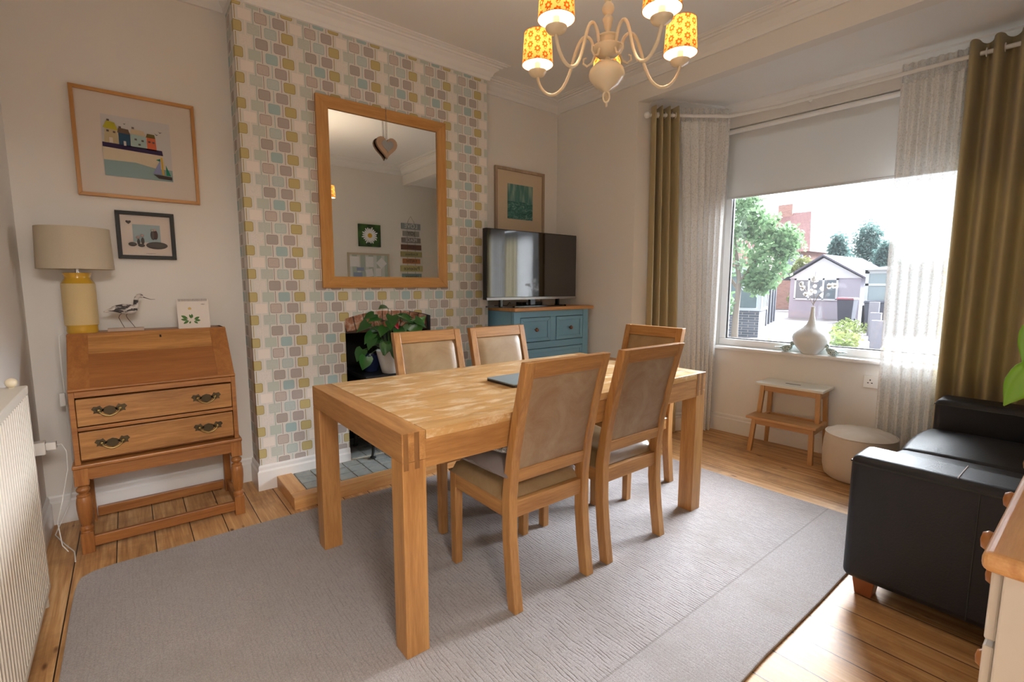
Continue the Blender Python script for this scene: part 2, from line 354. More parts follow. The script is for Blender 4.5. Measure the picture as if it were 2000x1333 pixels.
# chimney breast with arched fireplace opening
AX0, AX1, AZ, AP = .462, 1.084, 1.005, 1.052
arch = [(AX0 + (AX1 - AX0) * t, AZ + (AP - AZ) * (1 - (2 * t - 1) ** 2)) for t in [i / 12 for i in range(13)]]
w = MB()
def wface(pts, y): return w.bm.faces.new([w.bm.verts.new((a, y, b)) for a, b in pts])
wface([(CX0, 0), (AX0, 0), (AX0, AZ), (AX0, ZC), (CX0, ZC)], YC); wface([(AX1, 0), (CX1, 0), (CX1, ZC), (AX1, ZC), (AX1, AZ)], YC)
for i in range(12): wface([arch[i], arch[i + 1], (arch[i + 1][0], ZC), (arch[i][0], ZC)], YC)
w.quad((CX0, YC, 0), (CX0, YC, ZC), (CX0, YB + .05, ZC), (CX0, YB + .05, 0)); w.quad((CX1, YC, 0), (CX1, YB + .05, 0), (CX1, YB + .05, ZC), (CX1, YC, ZC))
bmesh.ops.remove_doubles(w.bm, verts=w.bm.verts, dist=.0001); o = struct(w, 'wall_chimney_breast', m_paper)
# fire recess lining + lintel bricks
w = MB(); w.box(AX0 - .03, AX0, YC + .012, 2.22, 0, 1.2); w.box(AX1, AX1 + .03, YC + .012, 2.22, 0, 1.2); w.box(AX0 - .03, AX1 + .03, 2.22, 2.26, 0, 1.2); w.box(AX0, AX1, YC + .14, 2.22, 1.0, 1.2)
struct(w, 'wall_fire_recess', m_soot)
def brick_mat():
    k = N('old_brick'); v = k.coord(); f1 = k.noise(v, 25, 5, .7); k.set(color=k.ramp(f1, [(.3, (.16, .06, .03)), (.5, (.36, .15, .08)), (.65, (.48, .36, .28))]), rough=.9); k.bump(f1, .6, .004); return k.m
m_brick = brick_mat(); m_mort = plain('sooty_mortar', (.10, .06, .045), .95)
lt = thing('brick_lintel', 'soldier course of old red bricks under the arch of the fireplace', 'brick lintel', (0, 0, 0))
q = MB(); q.prism([(AX0, .905)] + [(AX1, .905)] + [(a, b) for a, b in arch[::-1]], YC + .055, YC + .13, 'y'); q.build('mortar', m_mort, lt)
nb = 9
for i in range(nb):
    t0 = (i + .06) / nb; t1 = (i + .94) / nb; zt = lambda t: AZ + (AP - AZ) * (1 - (2 * t - 1) ** 2)
    xa, xb = AX0 + (AX1 - AX0) * t0, AX0 + (AX1 - AX0) * t1; sk = (i - (nb - 1) / 2) * -.006
    q = MB(); q.prism([(xa + sk, .915 + (1 - (2 * t0 - 1) ** 2) * .02), (xb + sk, .915 + (1 - (2 * t1 - 1) ** 2) * .02), (xb, zt(t1) - .003), (xa, zt(t0) - .003)], YC + .045, YC + .12, 'y'); q.build('brick', m_brick, lt, bevel=.004)

# bay: left splay wall and front wall turned 3.43 degrees
BR = math.atan(.06); BO = Vector((3.29, 0, 0))
def bay(x, y, z): return (BO.x + x * math.cos(BR) - y * math.sin(BR), x * math.sin(BR) + y * math.cos(BR), z)
def bxf(o): o.location = BO; o.rotation_euler = (0, 0, BR); return o
BL, BRt = .80, -1.58          # ends of the front wall (local y)
WL, WR, WB, WT = .765, -1.12, .725, 2.47
w = MB(); w.box(0, .2, WL, BL + .2, 0, 2.66); w.box(0, .2, BRt - .1, WR, 0, 2.66); w.box(0, .2, WR, WL, 0, WB); w.box(0, .2, WR, WL, WT, 2.66); bxf(struct(w, 'wall_bay', m_wall))
p0 = Vector((XR, 1.09)); p1 = Vector(bay(0, BL, 0)[:2]); dv = (p1 - p0); nv = Vector((dv.y, -dv.x)).normalized() * -.12
w = MB(); w.prism([tuple(p0), tuple(p1), tuple(p1 + nv), tuple(p0 + nv)], 0, 2.66); struct(w, 'wall_bay_left', m_wall)

# cornice and skirting sweeps
def sweep(mb, path, prof, closed=False):
    # path 2D points, room on the LEFT of travel; prof (offset into room, z)
    n = len(path); rings = []
    for i, p in enumerate(path):
        p = Vector(p); a = Vector(path[i - 1]) if (i > 0 or closed) else None; b = Vector(path[(i + 1) % n]) if (i < n - 1 or closed) else None
        nrm = []
        if a is not None: d = (p - a).normalized(); nrm.append(Vector((-d.y, d.x)))
        if b is not None: d = (b - p).normalized(); nrm.append(Vector((-d.y, d.x)))
        if len(nrm) == 2:
            m = (nrm[0] + nrm[1]).normalized(); m /= max(.3, m.dot(nrm[0]))
        else: m = nrm[0]
        rings.append([(p.x + m.x * o, p.y + m.y * o, z) for o, z in prof])
    mb.loft(rings, closed=True, cap=not closed, cyc=closed)
cp = [(0, ZC), (0, ZC - .10), (.016, ZC - .10), (.020, ZC - .078), (.030, ZC - .068), (.040, ZC - .045), (.062, ZC - .030), (.066, ZC - .022), (.082, ZC - .022), (.086, ZC - .012), (.105, ZC - .012), (.112, ZC - .006), (.124, ZC - .006), (.126, ZC)]
q = MB(); sweep(q, [(XL, YN), (XL + 1e-3, YN)][:0] or [(XR, YN), (XR, YB), (CX1, YB), (CX1, YC), (CX0, YC), (CX0, YB), (XL, YB), (XL, YN)], cp, closed=True); struct(q, 'trim_cornice', m_ceil, smooth=25)
cb = [(0, 2.63), (0, 2.56), (.012, 2.56), (.020, 2.585), (.045, 2.61), (.062, 2.618), (.064, 2.63)]
q = MB(); e0 = bay(0, BRt, 0)[:2]; sweep(q, [(e0[0] - .0, YN), bay(0, BL, 0)[:2], (XR + .09, 1.06)], cb); struct(q, 'trim_bay_cornice', m_ceil, smooth=25)
sp = [(0, 0), (0, .150), (.006, .150), (.010, .140), (.010, .122), (.018, .112), (.018, 0)]
sk = MB(); sweep(sk, [(XR, 1.09), (XR, YB), (CX1, YB), (CX1, YC), (1.53, YC)], sp); sweep(sk, [(.0, YC), (CX0, YC), (CX0, YB), (XL, YB), (XL, YN)], sp)
sweep(sk, [(AX0, YC), (.0, YC)], [(a, b + .0) for a, b in sp]); sweep(sk, [(1.53, YC), (AX1, YC)], sp)
struct(sk, 'baseboard_room', m_trimw)
sk = MB(); sweep(sk, [(e0[0], YN), bay(0, BL, 0)[:2], (XR, 1.09)], sp); struct(sk, 'baseboard_bay', m_trimw)

# window: frame, pane, sill
wt = bpy.data.objects.new('window_1', None); COL.objects.link(wt); tag(wt, kind='structure'); wt.location = BO; wt.rotation_euler = (0, 0, BR)
q = MB(); fo, fi = .0, .055
q.box(.05, .12, WR, WL, WB, WB + .055); q.box(.05, .12, WR, WL, WT - .06, WT); q.box(.05, .12, WL - .05, WL, WB + .055, WT - .06); q.box(.05, .12, WR, WR + .05, WB + .055, WT - .06)
q.build('window_frame', m_upvc, wt, bevel=.006)
q = MB(); a, b, c_, d_ = WR + .05, WL - .05, WB + .055, WT - .06; g = .008
q.box(.075, .09, a, b, c_, c_ + g); q.box(.075, .09, a, b, d_ - g, d_); q.box(.075, .09, a, a + g, c_, d_); q.box(.075, .09, b - g, b, c_, d_); q.build('gasket', m_blackm, wt)
q = MB(); q.quad((.083, a, c_), (.083, b, c_), (.083, b, d_), (.083, a, d_)); q.build('pane', m_glass, wt)
q = MB(); q.box(-.045, .06, WR - .04, WL + .03, WB - .028, WB - .001); q.build('window_sill', m_trimw, wt, bevel=.008)
# roller blind
rb = thing('roller_blind', 'pale grey roller blind half lowered behind the curtains over the window', 'blind', BO, BR)
q = MB(); q.box(.044, .0455, WR + .01, WL - .01, 1.935, 2.455); q.build('fabric', blind_mat(), rb)
q = MB(); q.box(.038, .050, WR + .01, WL - .01, 1.922, 1.938); q.build('bottom_bar', plain('blind_bar', (.6, .6, .6), .5), rb, bevel=.003)
q = MB(); q.tube([(.030, WR + .01, 2.448), (.030, WL - .01, 2.448)], .019, 12); q.build('roller_tube', m_upvc, rb, smooth=1)

# ------------------------------------------------------------------ rug
def rugpts():
    P = []
    x0, x1, y0, y1 = -.875, 2.295, -.715, 1.30
    def seg(a, b, n, w): 
        for i in range(n):
            t = i / n; P.append((a[0] + (b[0] - a[0]) * t + random.uniform(-w, w), a[1] + (b[1] - a[1]) * t + random.uniform(-w, w)))
    seg((x0, y0), (x1, y0), 14, .003); seg((x1, y0), (x1, y1), 10, .003); seg((x1 - .02, y1), (x0 + .16, y1 - .0), 14, .003)
    P += [(x0 + .12, y1 - .004), (x0 + .05, y1 - .018), (x0 + .012, y1 - .05), (x0 + .004, y1 - .10)]
    seg((x0, y1 - .16), (x0, y0), 10, .003); return P
q = MB(); q.prism(rugpts(), .001, .014); tag(q.build('rug', rug_mat(), bevel=.004), 'large grey wool rug with ribbed pile under the dining table', 'rug')

# ------------------------------------------------------------------ dining table
TH = .77; T1, U1, LW = 1.747, .912, .082; RZ = .014
tb = thing('dining_table', 'chunky light oak dining table with square legs and scuffed top', 'table', (0, 0, 0))
q = MB(); q.box(LW + .002, T1 - LW - .002, 0, .085, TH - .03, TH); q.box(LW + .002, T1 - LW - .002, .0865, U1 - .0865, TH - .03, TH - .0004); q.box(LW + .002, T1 - LW - .002, U1 - .085, U1, TH - .03, TH); q.build('tabletop', m_top, tb, bevel=.0012)
q = MB(); q.box(0, LW, .0, U1, TH - .095, TH); q.build('end_rail', m_oak['y'], tb, bevel=.002)
q = MB(); q.box(T1 - LW, T1, 0, U1, TH - .095, TH); q.build('end_rail', m_oak['y'], tb, bevel=.002)
for y0 in (0.0015, U1 - .0315):
    q = MB(); q.box(LW, T1 - LW, y0, y0 + .03, TH - .125, TH - .03); q.build('apron', m_oak['x'], tb, bevel=.001)
m_endg = wood('oak_end_grain', (.30, .14, .045), (.16, .07, .022), 'z')
for x in (0, T1 - LW):
    for y in (0, U1 - LW):
        q = MB(); q.box(x, x + LW, y, y + LW, RZ, TH - .0955); lg = q.build('leg', m_oak['z'], tb, bevel=.002)
        # comb joint fingers shown on the outer face of the end rail
        yy = -.0006 if y == 0 else U1 - .0004
        q = MB()
        for i in (0, 2): q.box(x + .004 + i * .019, x + .004 + i * .019 + .017, yy, yy + .001, TH - .12, TH - .001)
        q.build('finger_joint', m_endg, lg)

# ------------------------------------------------------------------ chairs
def make_chair(label):
    # local frame: front of the seat towards +y, rear feet at y=0, x 0..0.43
    t = thing('dining_chair', label, 'chair', (0, 0, 0), 0, 'oak dining chairs around the table')
    Wc = .425; lw = .04
    def post(x):
        # curved rear post: (y, z) centre line
        L = [(0, RZ), (.022, .16), (.036, .30), (.038, .45), (.022, .60), (-.012, .76), (-.055, .93), (-.064, .965)]
        q = MB(); rings = []
        for y, z in L: rings.append([(x, y, z), (x + lw, y, z), (x + lw, y + .045 - (z > .5) * .008, z), (x, y + .045 - (z > .5) * .008, z)])
        q.loft(rings); return q
    for x in (0, Wc - lw): post(x).build('rear_leg', m_oak['z'], t, bevel=.003)
    for x in (.002, Wc - lw - .002):
        q = MB(); q.hexa([(x + .003, .418, RZ), (x + lw - .003, .418, RZ), (x + lw - .003, .455, RZ), (x + .003, .455, RZ)], [(x, .414, .43), (x + lw, .414, .43), (x + lw, .456, .43), (x, .456, .43)]); q.build('front_leg', m_oak['z'], t, bevel=.003)
    for ya, yb2 in ((.045, .07), (.42, .447)):
        q = MB(); q.box(lw, Wc - lw, ya, yb2, .365, .428); q.build('seat_rail', m_oak['x'], t, bevel=.002)
    for x in (.006, Wc - .031):
        q = MB(); q.box(x, x + .025, .08, .416, .365, .428); q.build('side_rail', m_oak['y'], t, bevel=.002)
    # seat pad
    q = MB()
    def sf(u, v):
        x = .003 + u * (Wc - .006); y = .07 + v * .40
        e = min(u, 1 - u, v, 1 - v); return (x, y, .43 + .052 * (1 - (1 - min(1, e / .16)) ** 2.4) + .006 * math.sin(9 * u) * math.sin(7 * v))
    q.grid(sf, 16, 16); bt = [v for v in q.bm.verts]; q.box(.004, Wc - .004, .071, .469, .426, .432)
    q.build('seat', m_tan, t, smooth=60)
    # back: slanted plane through post centre line between z .50 and .965
    def yb(z): 
        L = [(.45, .038), (.60, .022), (.76, -.012), (.93, -.055), (.965, -.064)]
        for (a, ya), (b, yb_) in zip(L, L[1:]):
            if z <= b: return ya + (yb_ - ya) * (z - a) / (b - a)
        return L[-1][1]
    def rail(z0, z1, th=.03, o=.003):
        q = MB(); q.hexa([(lw, yb(z0) + o, z0), (Wc - lw, yb(z0) + o, z0), (Wc - lw, yb(z0) + o + th, z0), (lw, yb(z0) + o + th, z0)], [(lw, yb(z1) + o, z1), (Wc - lw, yb(z1) + o, z1), (Wc - lw, yb(z1) + o + th, z1), (lw, yb(z1) + o + th, z1)])
        return q
    q = rail(.905, .965, .034, .001); q.build('back_rail', m_oak['x'], t, bevel=.003)
    q = rail(.505, .555, .032, .003); q.build('back_rail', m_oak['x'], t, bevel=.003)
    q = MB()
    def bf(sgn):
        def f(u, v):
            x = lw + u * (Wc - 2 * lw); z = .556 + v * (.904 - .556); e = min(u, 1 - u, v, 1 - v); b = .012 * (1 - (1 - min(1, e / .14)) ** 2)
            y = yb(z) + (.008 if sgn < 0 else .026); return (x, y - b * .35 if sgn < 0 else y + b, z)
        return f
    q.grid(bf(-1), 12, 14); q.build('backrest_rear', m_tanback, t, smooth=60)
    q = MB(); q.grid(bf(1), 12, 14); q.build('backrest', m_tan, t, smooth=60)
    return t
ch0 = make_chair('oak dining chair nearest the camera, back to camera, with a grey cushion on its seat')
ch0.location = (.408, -.053, 0)
def chair(x, y, rz, label):
    c = dup(ch0); c.location = (x, y, 0); c.rotation_euler = (0, 0, rz); c['label'] = label; return c
chair(.925, -.05, 0, 'oak dining chair with bare seat on the near side, second from the camera')
chair(.487 + .425, 1.075, PI, 'oak dining chair on the fireplace side, in front of the potted plant')
chair(.983 + .425, 1.075, PI, 'oak dining chair on the fireplace side, in front of the blue chest of drawers')
chair(1.955, .295, PI / 2, 'oak dining chair at the window end of the table')
# cushions on the first chair
def cushion_bm(w, d, h, c, rz, puff=1):
    q = MB(); n = 16
    for sg in (1, -1):
        def f(u, v):
            a, b = 2 * u - 1, 2 * v - 1; e = (1 - abs(a) ** 3) * (1 - abs(b) ** 3); pin = 1 - .05 * (1 - abs(a)) * abs(b) - .05 * (1 - abs(b)) * abs(a)
            return (a * w / 2 * pin, b * d / 2 * pin, sg * (h / 2 * max(0, e) ** .55 + .003))
        q.grid(f, n, n)
    bmesh.ops.remove_doubles(q.bm, verts=q.bm.verts, dist=.0065)
    q.xf(Matrix.Translation(c) @ Matrix.Rotation(rz, 4, 'Z')); return q
k = N('grey_plush_cushion'); 
q = cushion_bm(.45, .43, .09, (.610, .215, .534), .05)
tag(q.build('seat_cushion', m_grey, smooth=80), 'flat grey plush cushion lying on the nearest chair', 'cushion')
def printm():
    k = N('botanical_print'); v = k.coord(); f = k.ramp(k.noise(v, 28, 5, .7, 2), [(.47, (.74, .73, .72)), (.52, (.14, .17, .15)), (.56, (.30, .34, .38)), (.6, (.74, .73, .72))]); k.set(color=f, rough=.9); return k.m
q = cushion_bm(.40, .33, .09, (.600, .20, .617), .12); tag(q.build('scatter_cushion', printm(), smooth=80), 'white cushion with dark leafy print on top of the grey cushion', 'cushion')

# laptop
lp = thing('laptop', 'closed dark grey laptop lying on the dining table', 'laptop', (.69, .31, TH))
m_lap = plain('space_grey_aluminium', (.26, .33, .36), .33, .2); m_lapd = plain('dark_aluminium', (.05, .035, .03), .4, .6)
def rrect(w, d, r, n=5):
    P = []
    for cx, cy, a0 in ((w - r, d - r, 0), (r, d - r, PI / 2), (r, r, PI), (w - r, r, 1.5 * PI)):
        for i in range(n + 1): a = a0 + PI / 2 * i / n; P.append((cx + r * math.cos(a), cy + r * math.sin(a)))
    return P
q = MB(); q.prism(rrect(.305, .212, .012), .0008, .0095); q.build('base', m_lapd, lp)
q = MB(); q.prism(rrect(.305, .212, .012), .0103, .0155); q.build('lid', m_lap, lp, bevel=.001)
q = MB(); q.prism([(.1525 + .014 * math.cos(a) * (1 - .12 * (math.cos(a) > .7)), .106 + .016 * math.sin(a)) for a in [2 * PI * i / 20 for i in range(20)]], .0155, .0158); q.prism([(.156, .123), (.160, .131), (.163, .131), (.160, .124)], .0155, .0158); q.build('emblem', m_chrome, lp)

# ------------------------------------------------------------------ bureau
BU = thing('writing_bureau', 'antique oak writing bureau with sloping flap, two drawers and turned legs', 'bureau', (-.875, 1.5, 0))
Wb, Db = .67, .42; Zs = .42
X0, X1 = .012, Wb - .012
q = MB()
for xa, xb in ((X0, X0 + .02), (X1 - .02, X1)):
    q.prism([(0.0, Zs), (Db, Zs), (Db, .99), (.215, .99), (0.0, .755)], xa, xb, 'x')
q.box(X0, X1, Db - .015, Db, Zs, .99); q.box(X0, X1, .205, Db, .975, .99)
q.box(X0 + .02, X1 - .02, .0, .02, .735, .757); q.box(X0 + .02, X1 - .02, 0, Db - .02, .724, .736); q.box(X0 + .02, X1 - .02, .0, .03, .572, .588); q.box(X0 + .02, X1 - .02, .03, Db - .02, .425, .435)
q.build('carcass', m_bur['x'], BU, bevel=.002)
sl = math.atan2(.235, .215); Lf = math.hypot(.235, .215)
def slope_part(s0, s1, xa, xb, t0, t1):
    q = MB(); d = Vector((0, math.cos(sl), math.sin(sl))); n = Vector((0, -math.sin(sl), math.cos(sl))); o = Vector((0, .0, .755))
    P = lambda x, s_, t: tuple(o + d * s_ + n * t + Vector((x, 0, 0)))
    q.hexa([P(xa, s0, t0), P(xb, s0, t0), P(xb, s1, t0), P(xa, s1, t0)], [P(xa, s0, t1), P(xb, s0, t1), P(xb, s1, t1), P(xa, s1, t1)]); return q
fl = slope_part(-.004, Lf + .004, X0 + .002, X1 - .002, -.012, .004).build('flap', m_burflap, BU, bevel=.0015)
m_burst = wood('bureau_stile', (.36, .145, .038), (.25, .09, .022), 'z')
slope_part(-.002, Lf + .002, X0 + .004, X0 + .075, .004, .0055).build('flap_clamp', m_burst, fl); slope_part(-.002, Lf + .002, X1 - .075, X1 - .004, .004, .0055).build('flap_clamp', m_burst, fl)
slope_part(Lf * .62, Lf + .0, X0 + .076, X1 - .076, .004, .0048).build('flap_board', m_burl, fl)
slope_part(-.006, .008, X0, X1, .004, .012).build('moulding', m_bur['x'], fl, bevel=.003)
slope_part(Lf - .045, Lf - .03, .362, .370, .0048, .0058).build('keyhole', m_blackm, fl)
def bail(parent, cx, z, y):
    q = MB(); 
    def plate(x, s=1):
        P = [(a_ * 1.25, b_ * 1.25) for a_, b_ in [(-.019, .004), (-.012, .014), (-.002, .012), (.006, .016), (.012, .006), (.019, .0), (.010, -.008), (.004, -.015), (-.006, -.010), (-.014, -.012), (-.012, -.003)]]
        q.prism([(x + s * a, z + .005 + b) for a, b in P][::s], y - .002, y + .001, 'y')
    plate(cx - .040, 1); plate(cx + .040, -1)
    q.prism([(cx - .030, z + .003), (cx - .015, z + .016), (cx, z + .021), (cx + .015, z + .016), (cx + .030, z + .003), (cx + .018, z - .014), (cx, z - .023), (cx - .018, z - .014)], y - .002, y + .001, 'y')
    h = q.build('handle', m_bronze, parent, bevel=.0008)
    q = MB(); pts = [(cx - .038 + .076 * t, y - .012 - .004 * math.sin(PI * t), z + .004 - .027 * math.sin(PI * t) ** .6) for t in [i / 14 for i in range(15)]]
    q.tube(pts, .0032, 8); q.ell((cx - .038, y - .008, z + .005), (.008, .009, .008), 8, 6); q.ell((cx + .038, y - .008, z + .005), (.008, .009, .008), 8, 6)
    q.build('bail', m_brass, h, smooth=1)
for z0, z1 in ((.594, .716), (.440, .566)):
    q = MB(); q.box(X0 + .0225, X1 - .0225, -.002, .3, z0, z1); dr = q.build('drawer', m_burl, BU, bevel=.002)
    for cx in (.148, .525): bail(dr, cx, (z0 + z1) / 2, -.002)
q = MB(); q.box(.0, Wb, -.012, Db + .002, .402, .420); q.build('waist_moulding', m_bur['x'], BU, bevel=.005)
q = MB(); q.box(.045, Wb - .045, .004, .022, .345, .402); q.box(.045, Wb - .045, Db - .03, Db - .012, .345, .402); q.box(.006, .022, .04, Db - .04, .345, .402); q.box(Wb - .022, Wb - .006, .04, Db - .04, .345, .402); q.build('apron', m_bur['x'], BU, bevel=.001)
tp = [(.0185, .322), (.012, .316), (.018, .308), (.021, .300), (.018, .290), (.012, .284), (.0125, .280), (.020, .276), (.0205, .270), (.019, .266), (.021, .262), (.0235, .24), (.0235, .21), (.020, .16), (.0155, .135), (.014, .128), (.019, .124), (.021, .114), (.018, .106), (.0195, .103), (.0195, .098)]
for lx in (.028, Wb - .028):
    q = MB(); ly = .022; q.box(lx - .025, lx + .025, ly - .025, ly + .025, .322, .402); q.lathe([(r * 1.22, z) for r, z in tp][::-1], (lx, ly, 0), 20); q.box(lx - .023, lx + .023, ly - .023, ly + .023, 0, .099); q.build('turned_leg', m_bur['z'], BU, bevel=.002, smooth=45)
    q = MB(); q.box(lx - .017, lx + .017, Db - .045, Db - .011, 0, .402); q.build('leg', m_bur['z'], BU, bevel=.002)
q = MB(); q.box(.05, Wb - .05, .010, .034, .024, .072); q.build('stretcher', m_bur['x'], BU, bevel=.002)
q = MB(); q.box(.05, Wb - .05, Db - .042, Db - .018, .024, .072); q.build('stretcher', m_bur['x'], BU, bevel=.002)
for lx in (.028, Wb - .028):
    q = MB(); q.box(lx - .011, lx + .011, .044, Db - .044, .024, .072); q.build('stretcher', m_bur['y'], BU, bevel=.002)

# table lamp
tl = thing('table_lamp', 'yellow ribbed ceramic table lamp with cream drum shade on the bureau', 'lamp', (-.808, 1.80, .9905))
m_yel = plain('yellow_glaze', (.62, .36, .035), .14, coat=.5)
def ribyel():
    k = N('pale_yellow_herringbone'); v = k.coord(); s = k.n('ShaderNodeSeparateXYZ'); k.l(v, s.inputs[0])
    an = k.math('MULTIPLY', k.math('ARCTAN2', s.outputs[1], s.outputs[0]), 9.0); zz = k.math('ABSOLUTE', k.math('SUBTRACT', k.math('FRACT', an), .5))
    st = k.math('SINE', k.math('MULTIPLY', k.math('ADD', k.math('MULTIPLY', zz, .022), s.outputs[2]), 1100)); m = k.math('GREATER_THAN', st, .1)
    k.set(color=k.mix(m, (.62, .43, .16), (.74, .62, .38)), rough=.5); k.bump(st, .4, .002); return k.m
q = MB(); q.lathe([(.045, 0), (.058, .001), (.060, .012), (.059, .034), (.063, .040)], n=32); q.build('base', m_yel, tl, smooth=40)
q = MB(); q.lathe([(.063, .040), (.064, .046), (.064, .232), (.063, .238)], n=40); q.build('body', ribyel(), tl, smooth=40)
q = MB(); q.lathe([(.063, .238), (.060, .244), (.049, .262), (.048, .272), (.053, .284), (.054, .289), (.050, .290), (.02, .286)], n=32); q.build('neck', m_yel, tl, smooth=40)
q = MB(); q.lathe([(.012, .286), (.012, .294), (.008, .296), (.0075, .34), (.013, .342), (.013, .37)], n=16); q.build('stem', m_chrome, tl, smooth=40)
def shade_mat():
    k = N('cream_linen_shade'); v = k.coord(); f = k.noise(v, 250, 3, .7); col = k.mix(f, (.66, .58, .44), (.76, .69, .56)); k.set(color=col, rough=.9, spec=.1)
    t = k.n('ShaderNodeBsdfTranslucent'); k.l(col, t.inputs[0]); x = k.n('ShaderNodeMixShader'); x.inputs[0].default_value = .3; k.l(k.b.outputs[0], x.inputs[1]); k.l(t.outputs[0], x.inputs[2]); k.l(x.outputs[0], k.out.inputs[0]); k.bump(f, .2, .001); return k.m
q = MB(); q.lathe([(.140, .306), (.143, .306), (.136, .500), (.133, .500), (.140, .306)], n=56, cap=False); q.build('lamp_shade', shade_mat(), tl, smooth=40)
q = MB()
for a in (0, 2.09, 4.19): q.tube([(0, 0, .36), (.05 * math.cos(a), .05 * math.sin(a), .36), (.138 * math.cos(a), .138 * math.sin(a), .315)], .0015, 6)
q.build('shade_carrier', m_chrome, tl)

# avocet
av = thing('bird_figurine', 'carved wooden wading bird on wire legs standing on the bureau', 'ornament', (-.64, 1.80, .99))
m_drift = plain('driftwood', (.50, .38, .30), .8, var=.35); 
def pied():
    k = N('black_and_white_paint'); v = k.coord(); f = k.ramp(k.noise(k.mapping(v, (12, 10, 34), rot=(0, .35, 0)), 1.6, 3, .5, .6), [(.50, (.62, .58, .54)), (.55, (.06, .05, .05))]); k.set(color=f, rough=.7); return k.m
m_pied = pied(); m_wire = plain('rusty_wire', (.10, .045, .03), .6)
q = MB(); q.box(-.075, .07, -.022, .022, 0, .016); q.build('base', m_drift, av, bevel=.002)
q = MB()
body = [(-.085, .098, .002), (-.065, .104, .008), (-.04, .113, .016), (-.01, .112, .022), (.02, .108, .024), (.04, .108, .017), (.050, .112, .010)]
q.loft([[(x, 0 + ry * .75 * math.cos(a), z + ry * 1.1 * math.sin(a)) for a in [2 * PI * j / 14 for j in range(14)]] for x, z, ry in body]); q.build('body', m_pied, av, smooth=60)
q = MB(); q.tube([(.035, 0, .112), (.046, 0, .130), (.046, 0, .150), (.050, 0, .166), (.058, 0, .176), (.068, 0, .178), (.076, 0, .170)], [.015, .012, .010, .0095, .0105, .0115, .006], 12); q.build('neck', m_pied, av, smooth=60)
q = MB(); q.tube([(.074, 0, .172), (.090, 0, .164), (.108, 0, .158), (.126, 0, .158)], [.0028, .0018, .0013, .0008], 6); q.build('beak', m_blackm, av)
for p in ([(-.012, .004, .092), (-.024, .004, .080), (-.028, .004, .068), (-.018, .003, .040), (-.008, .003, .015)], [(.010, -.004, .092), (.002, -.004, .078), (.006, -.004, .065), (.022, -.003, .038), (.035, -.003, .015)]):
    q = MB(); q.tube(p, .0014, 6); q.build('leg', m_wire, av)

# desk calendar
dc = thing('desk_calendar', 'spiral bound desk calendar with a flower drawing on the bureau', 'calendar', (-.352, 1.80, .99))
m_paperw = plain('paper', (.72, .66, .60), .8)
q = MB(); q.prism([(-.035, 0), (-.0338, 0), (.001, .152), (0, .153)], -.072, .072, 'x'); q.prism([(.045, 0), (.0438, 0), (-.001, .152), (0, .153)], -.072, .072, 'x'); q.build('leaf', m_paperw, dc)
q = MB(); q.prism([(-.034, .0), (.044, 0), (.044, .001), (-.034, .001)], -.07, .07, 'x'); q.build('stand', plain('board', (.5, .45, .4), .8), dc)
q = MB()
for i in range(19):
    x = -.063 + i * .007; q.tube([(x, -.002 + .006 * math.cos(a), .151 + .006 * math.sin(a)) for a in [2 * PI * j / 8 for j in range(8)]], .0008, 5, cyc=True)
q.build('spiral', m_blackm, dc)
def flat_on(P, sub, x, z):  # point on the front leaf
    return (x, -.0355 + .2305 * z - .0006, z)
def leafcal(mb, x, z, a, l, w):
    pts = []
    for t in [i / 8 for i in range(9)]: pts.append((t * l, w * math.sin(PI * t) ** .8))
    pts = pts + [(t * l, -w * math.sin(PI * t) ** .8) for t in [1 - i / 8 for i in range(1, 8)]]
    vs_ = [mb.bm.verts.new(flat_on(0, 0, x + p * math.cos(a) - r_ * math.sin(a), z + p * math.sin(a) + r_ * math.cos(a))) for p, r_ in pts]; mb.bm.faces.new(vs_)
q = MB()
for x, z, a, l, w in [(-.028, .052, 2.6, .034, .007), (-.028, .045, 3.0, .032, .006), (-.024, .042, 3.7, .030, .006), (-.012, .052, 1.9, .024, .005), (-.008, .055, 1.6, .022, .005), (.0, .048, .45, .028, .006), (.002, .043, -.05, .027, .006), (-.002, .038, -.6, .022, .005), (-.016, .038, 4.2, .014, .004)]: leafcal(q, x, z, a, l, w)
q.build('leaf_drawing', plain('drawn_green', (.07, .17, .045), .8), dc)
q = MB(); q.prism([(-.016 + .008 * math.cos(a), .105 + .008 * math.sin(a)) for a in [2 * PI * j / 10 for j in range(10)]], -.0122, -.0118, 'y'); q.build('flower_drawing', plain('drawn_yellow', (.55, .38, .12), .8), dc)
q = MB(); leafcal(q, .035, .128, 0, .022, .0012); q.build('heading', m_blackm, dc)

# ------------------------------------------------------------------ pictures
def frame(name, label, cat, cx, cz, w, h, fw_, d, m, y, mat_m, face=-1, bez=0):
    t = thing(name, label, cat, (cx, y, cz), 0 if face < 0 else PI)
    W2, H2 = w / 2, h / 2
    for ax, pts in (('x', [(-W2, H2), (W2, H2), (W2 - fw_, H2 - fw_), (-W2 + fw_, H2 - fw_)]), ('x', [(-W2, -H2), (-W2 + fw_, -H2 + fw_), (W2 - fw_, -H2 + fw_), (W2, -H2)]), ('z', [(-W2, -H2), (-W2, H2), (-W2 + fw_, H2 - fw_), (-W2 + fw_, -H2 + fw_)]), ('z', [(W2, -H2), (W2 - fw_, -H2 + fw_), (W2 - fw_, H2 - fw_), (W2, H2)])):
        q = MB(); q.prism(pts, -d, 0, 'y'); q.build('frame_rail' if ax == 'x' else 'frame_stile', m if not isinstance(m, dict) else m[ax], t, bevel=.0015)
    if mat_m:
        q = MB(); q.box(-W2 + fw_ * .8, W2 - fw_ * .8, -d * .45, -.002, -H2 + fw_ * .8, H2 - fw_ * .8); q.build('mount', mat_m, t)
    return t
def poly(mb, pts, y): mb.prism(pts, y, y + .0007, 'y'); return mb
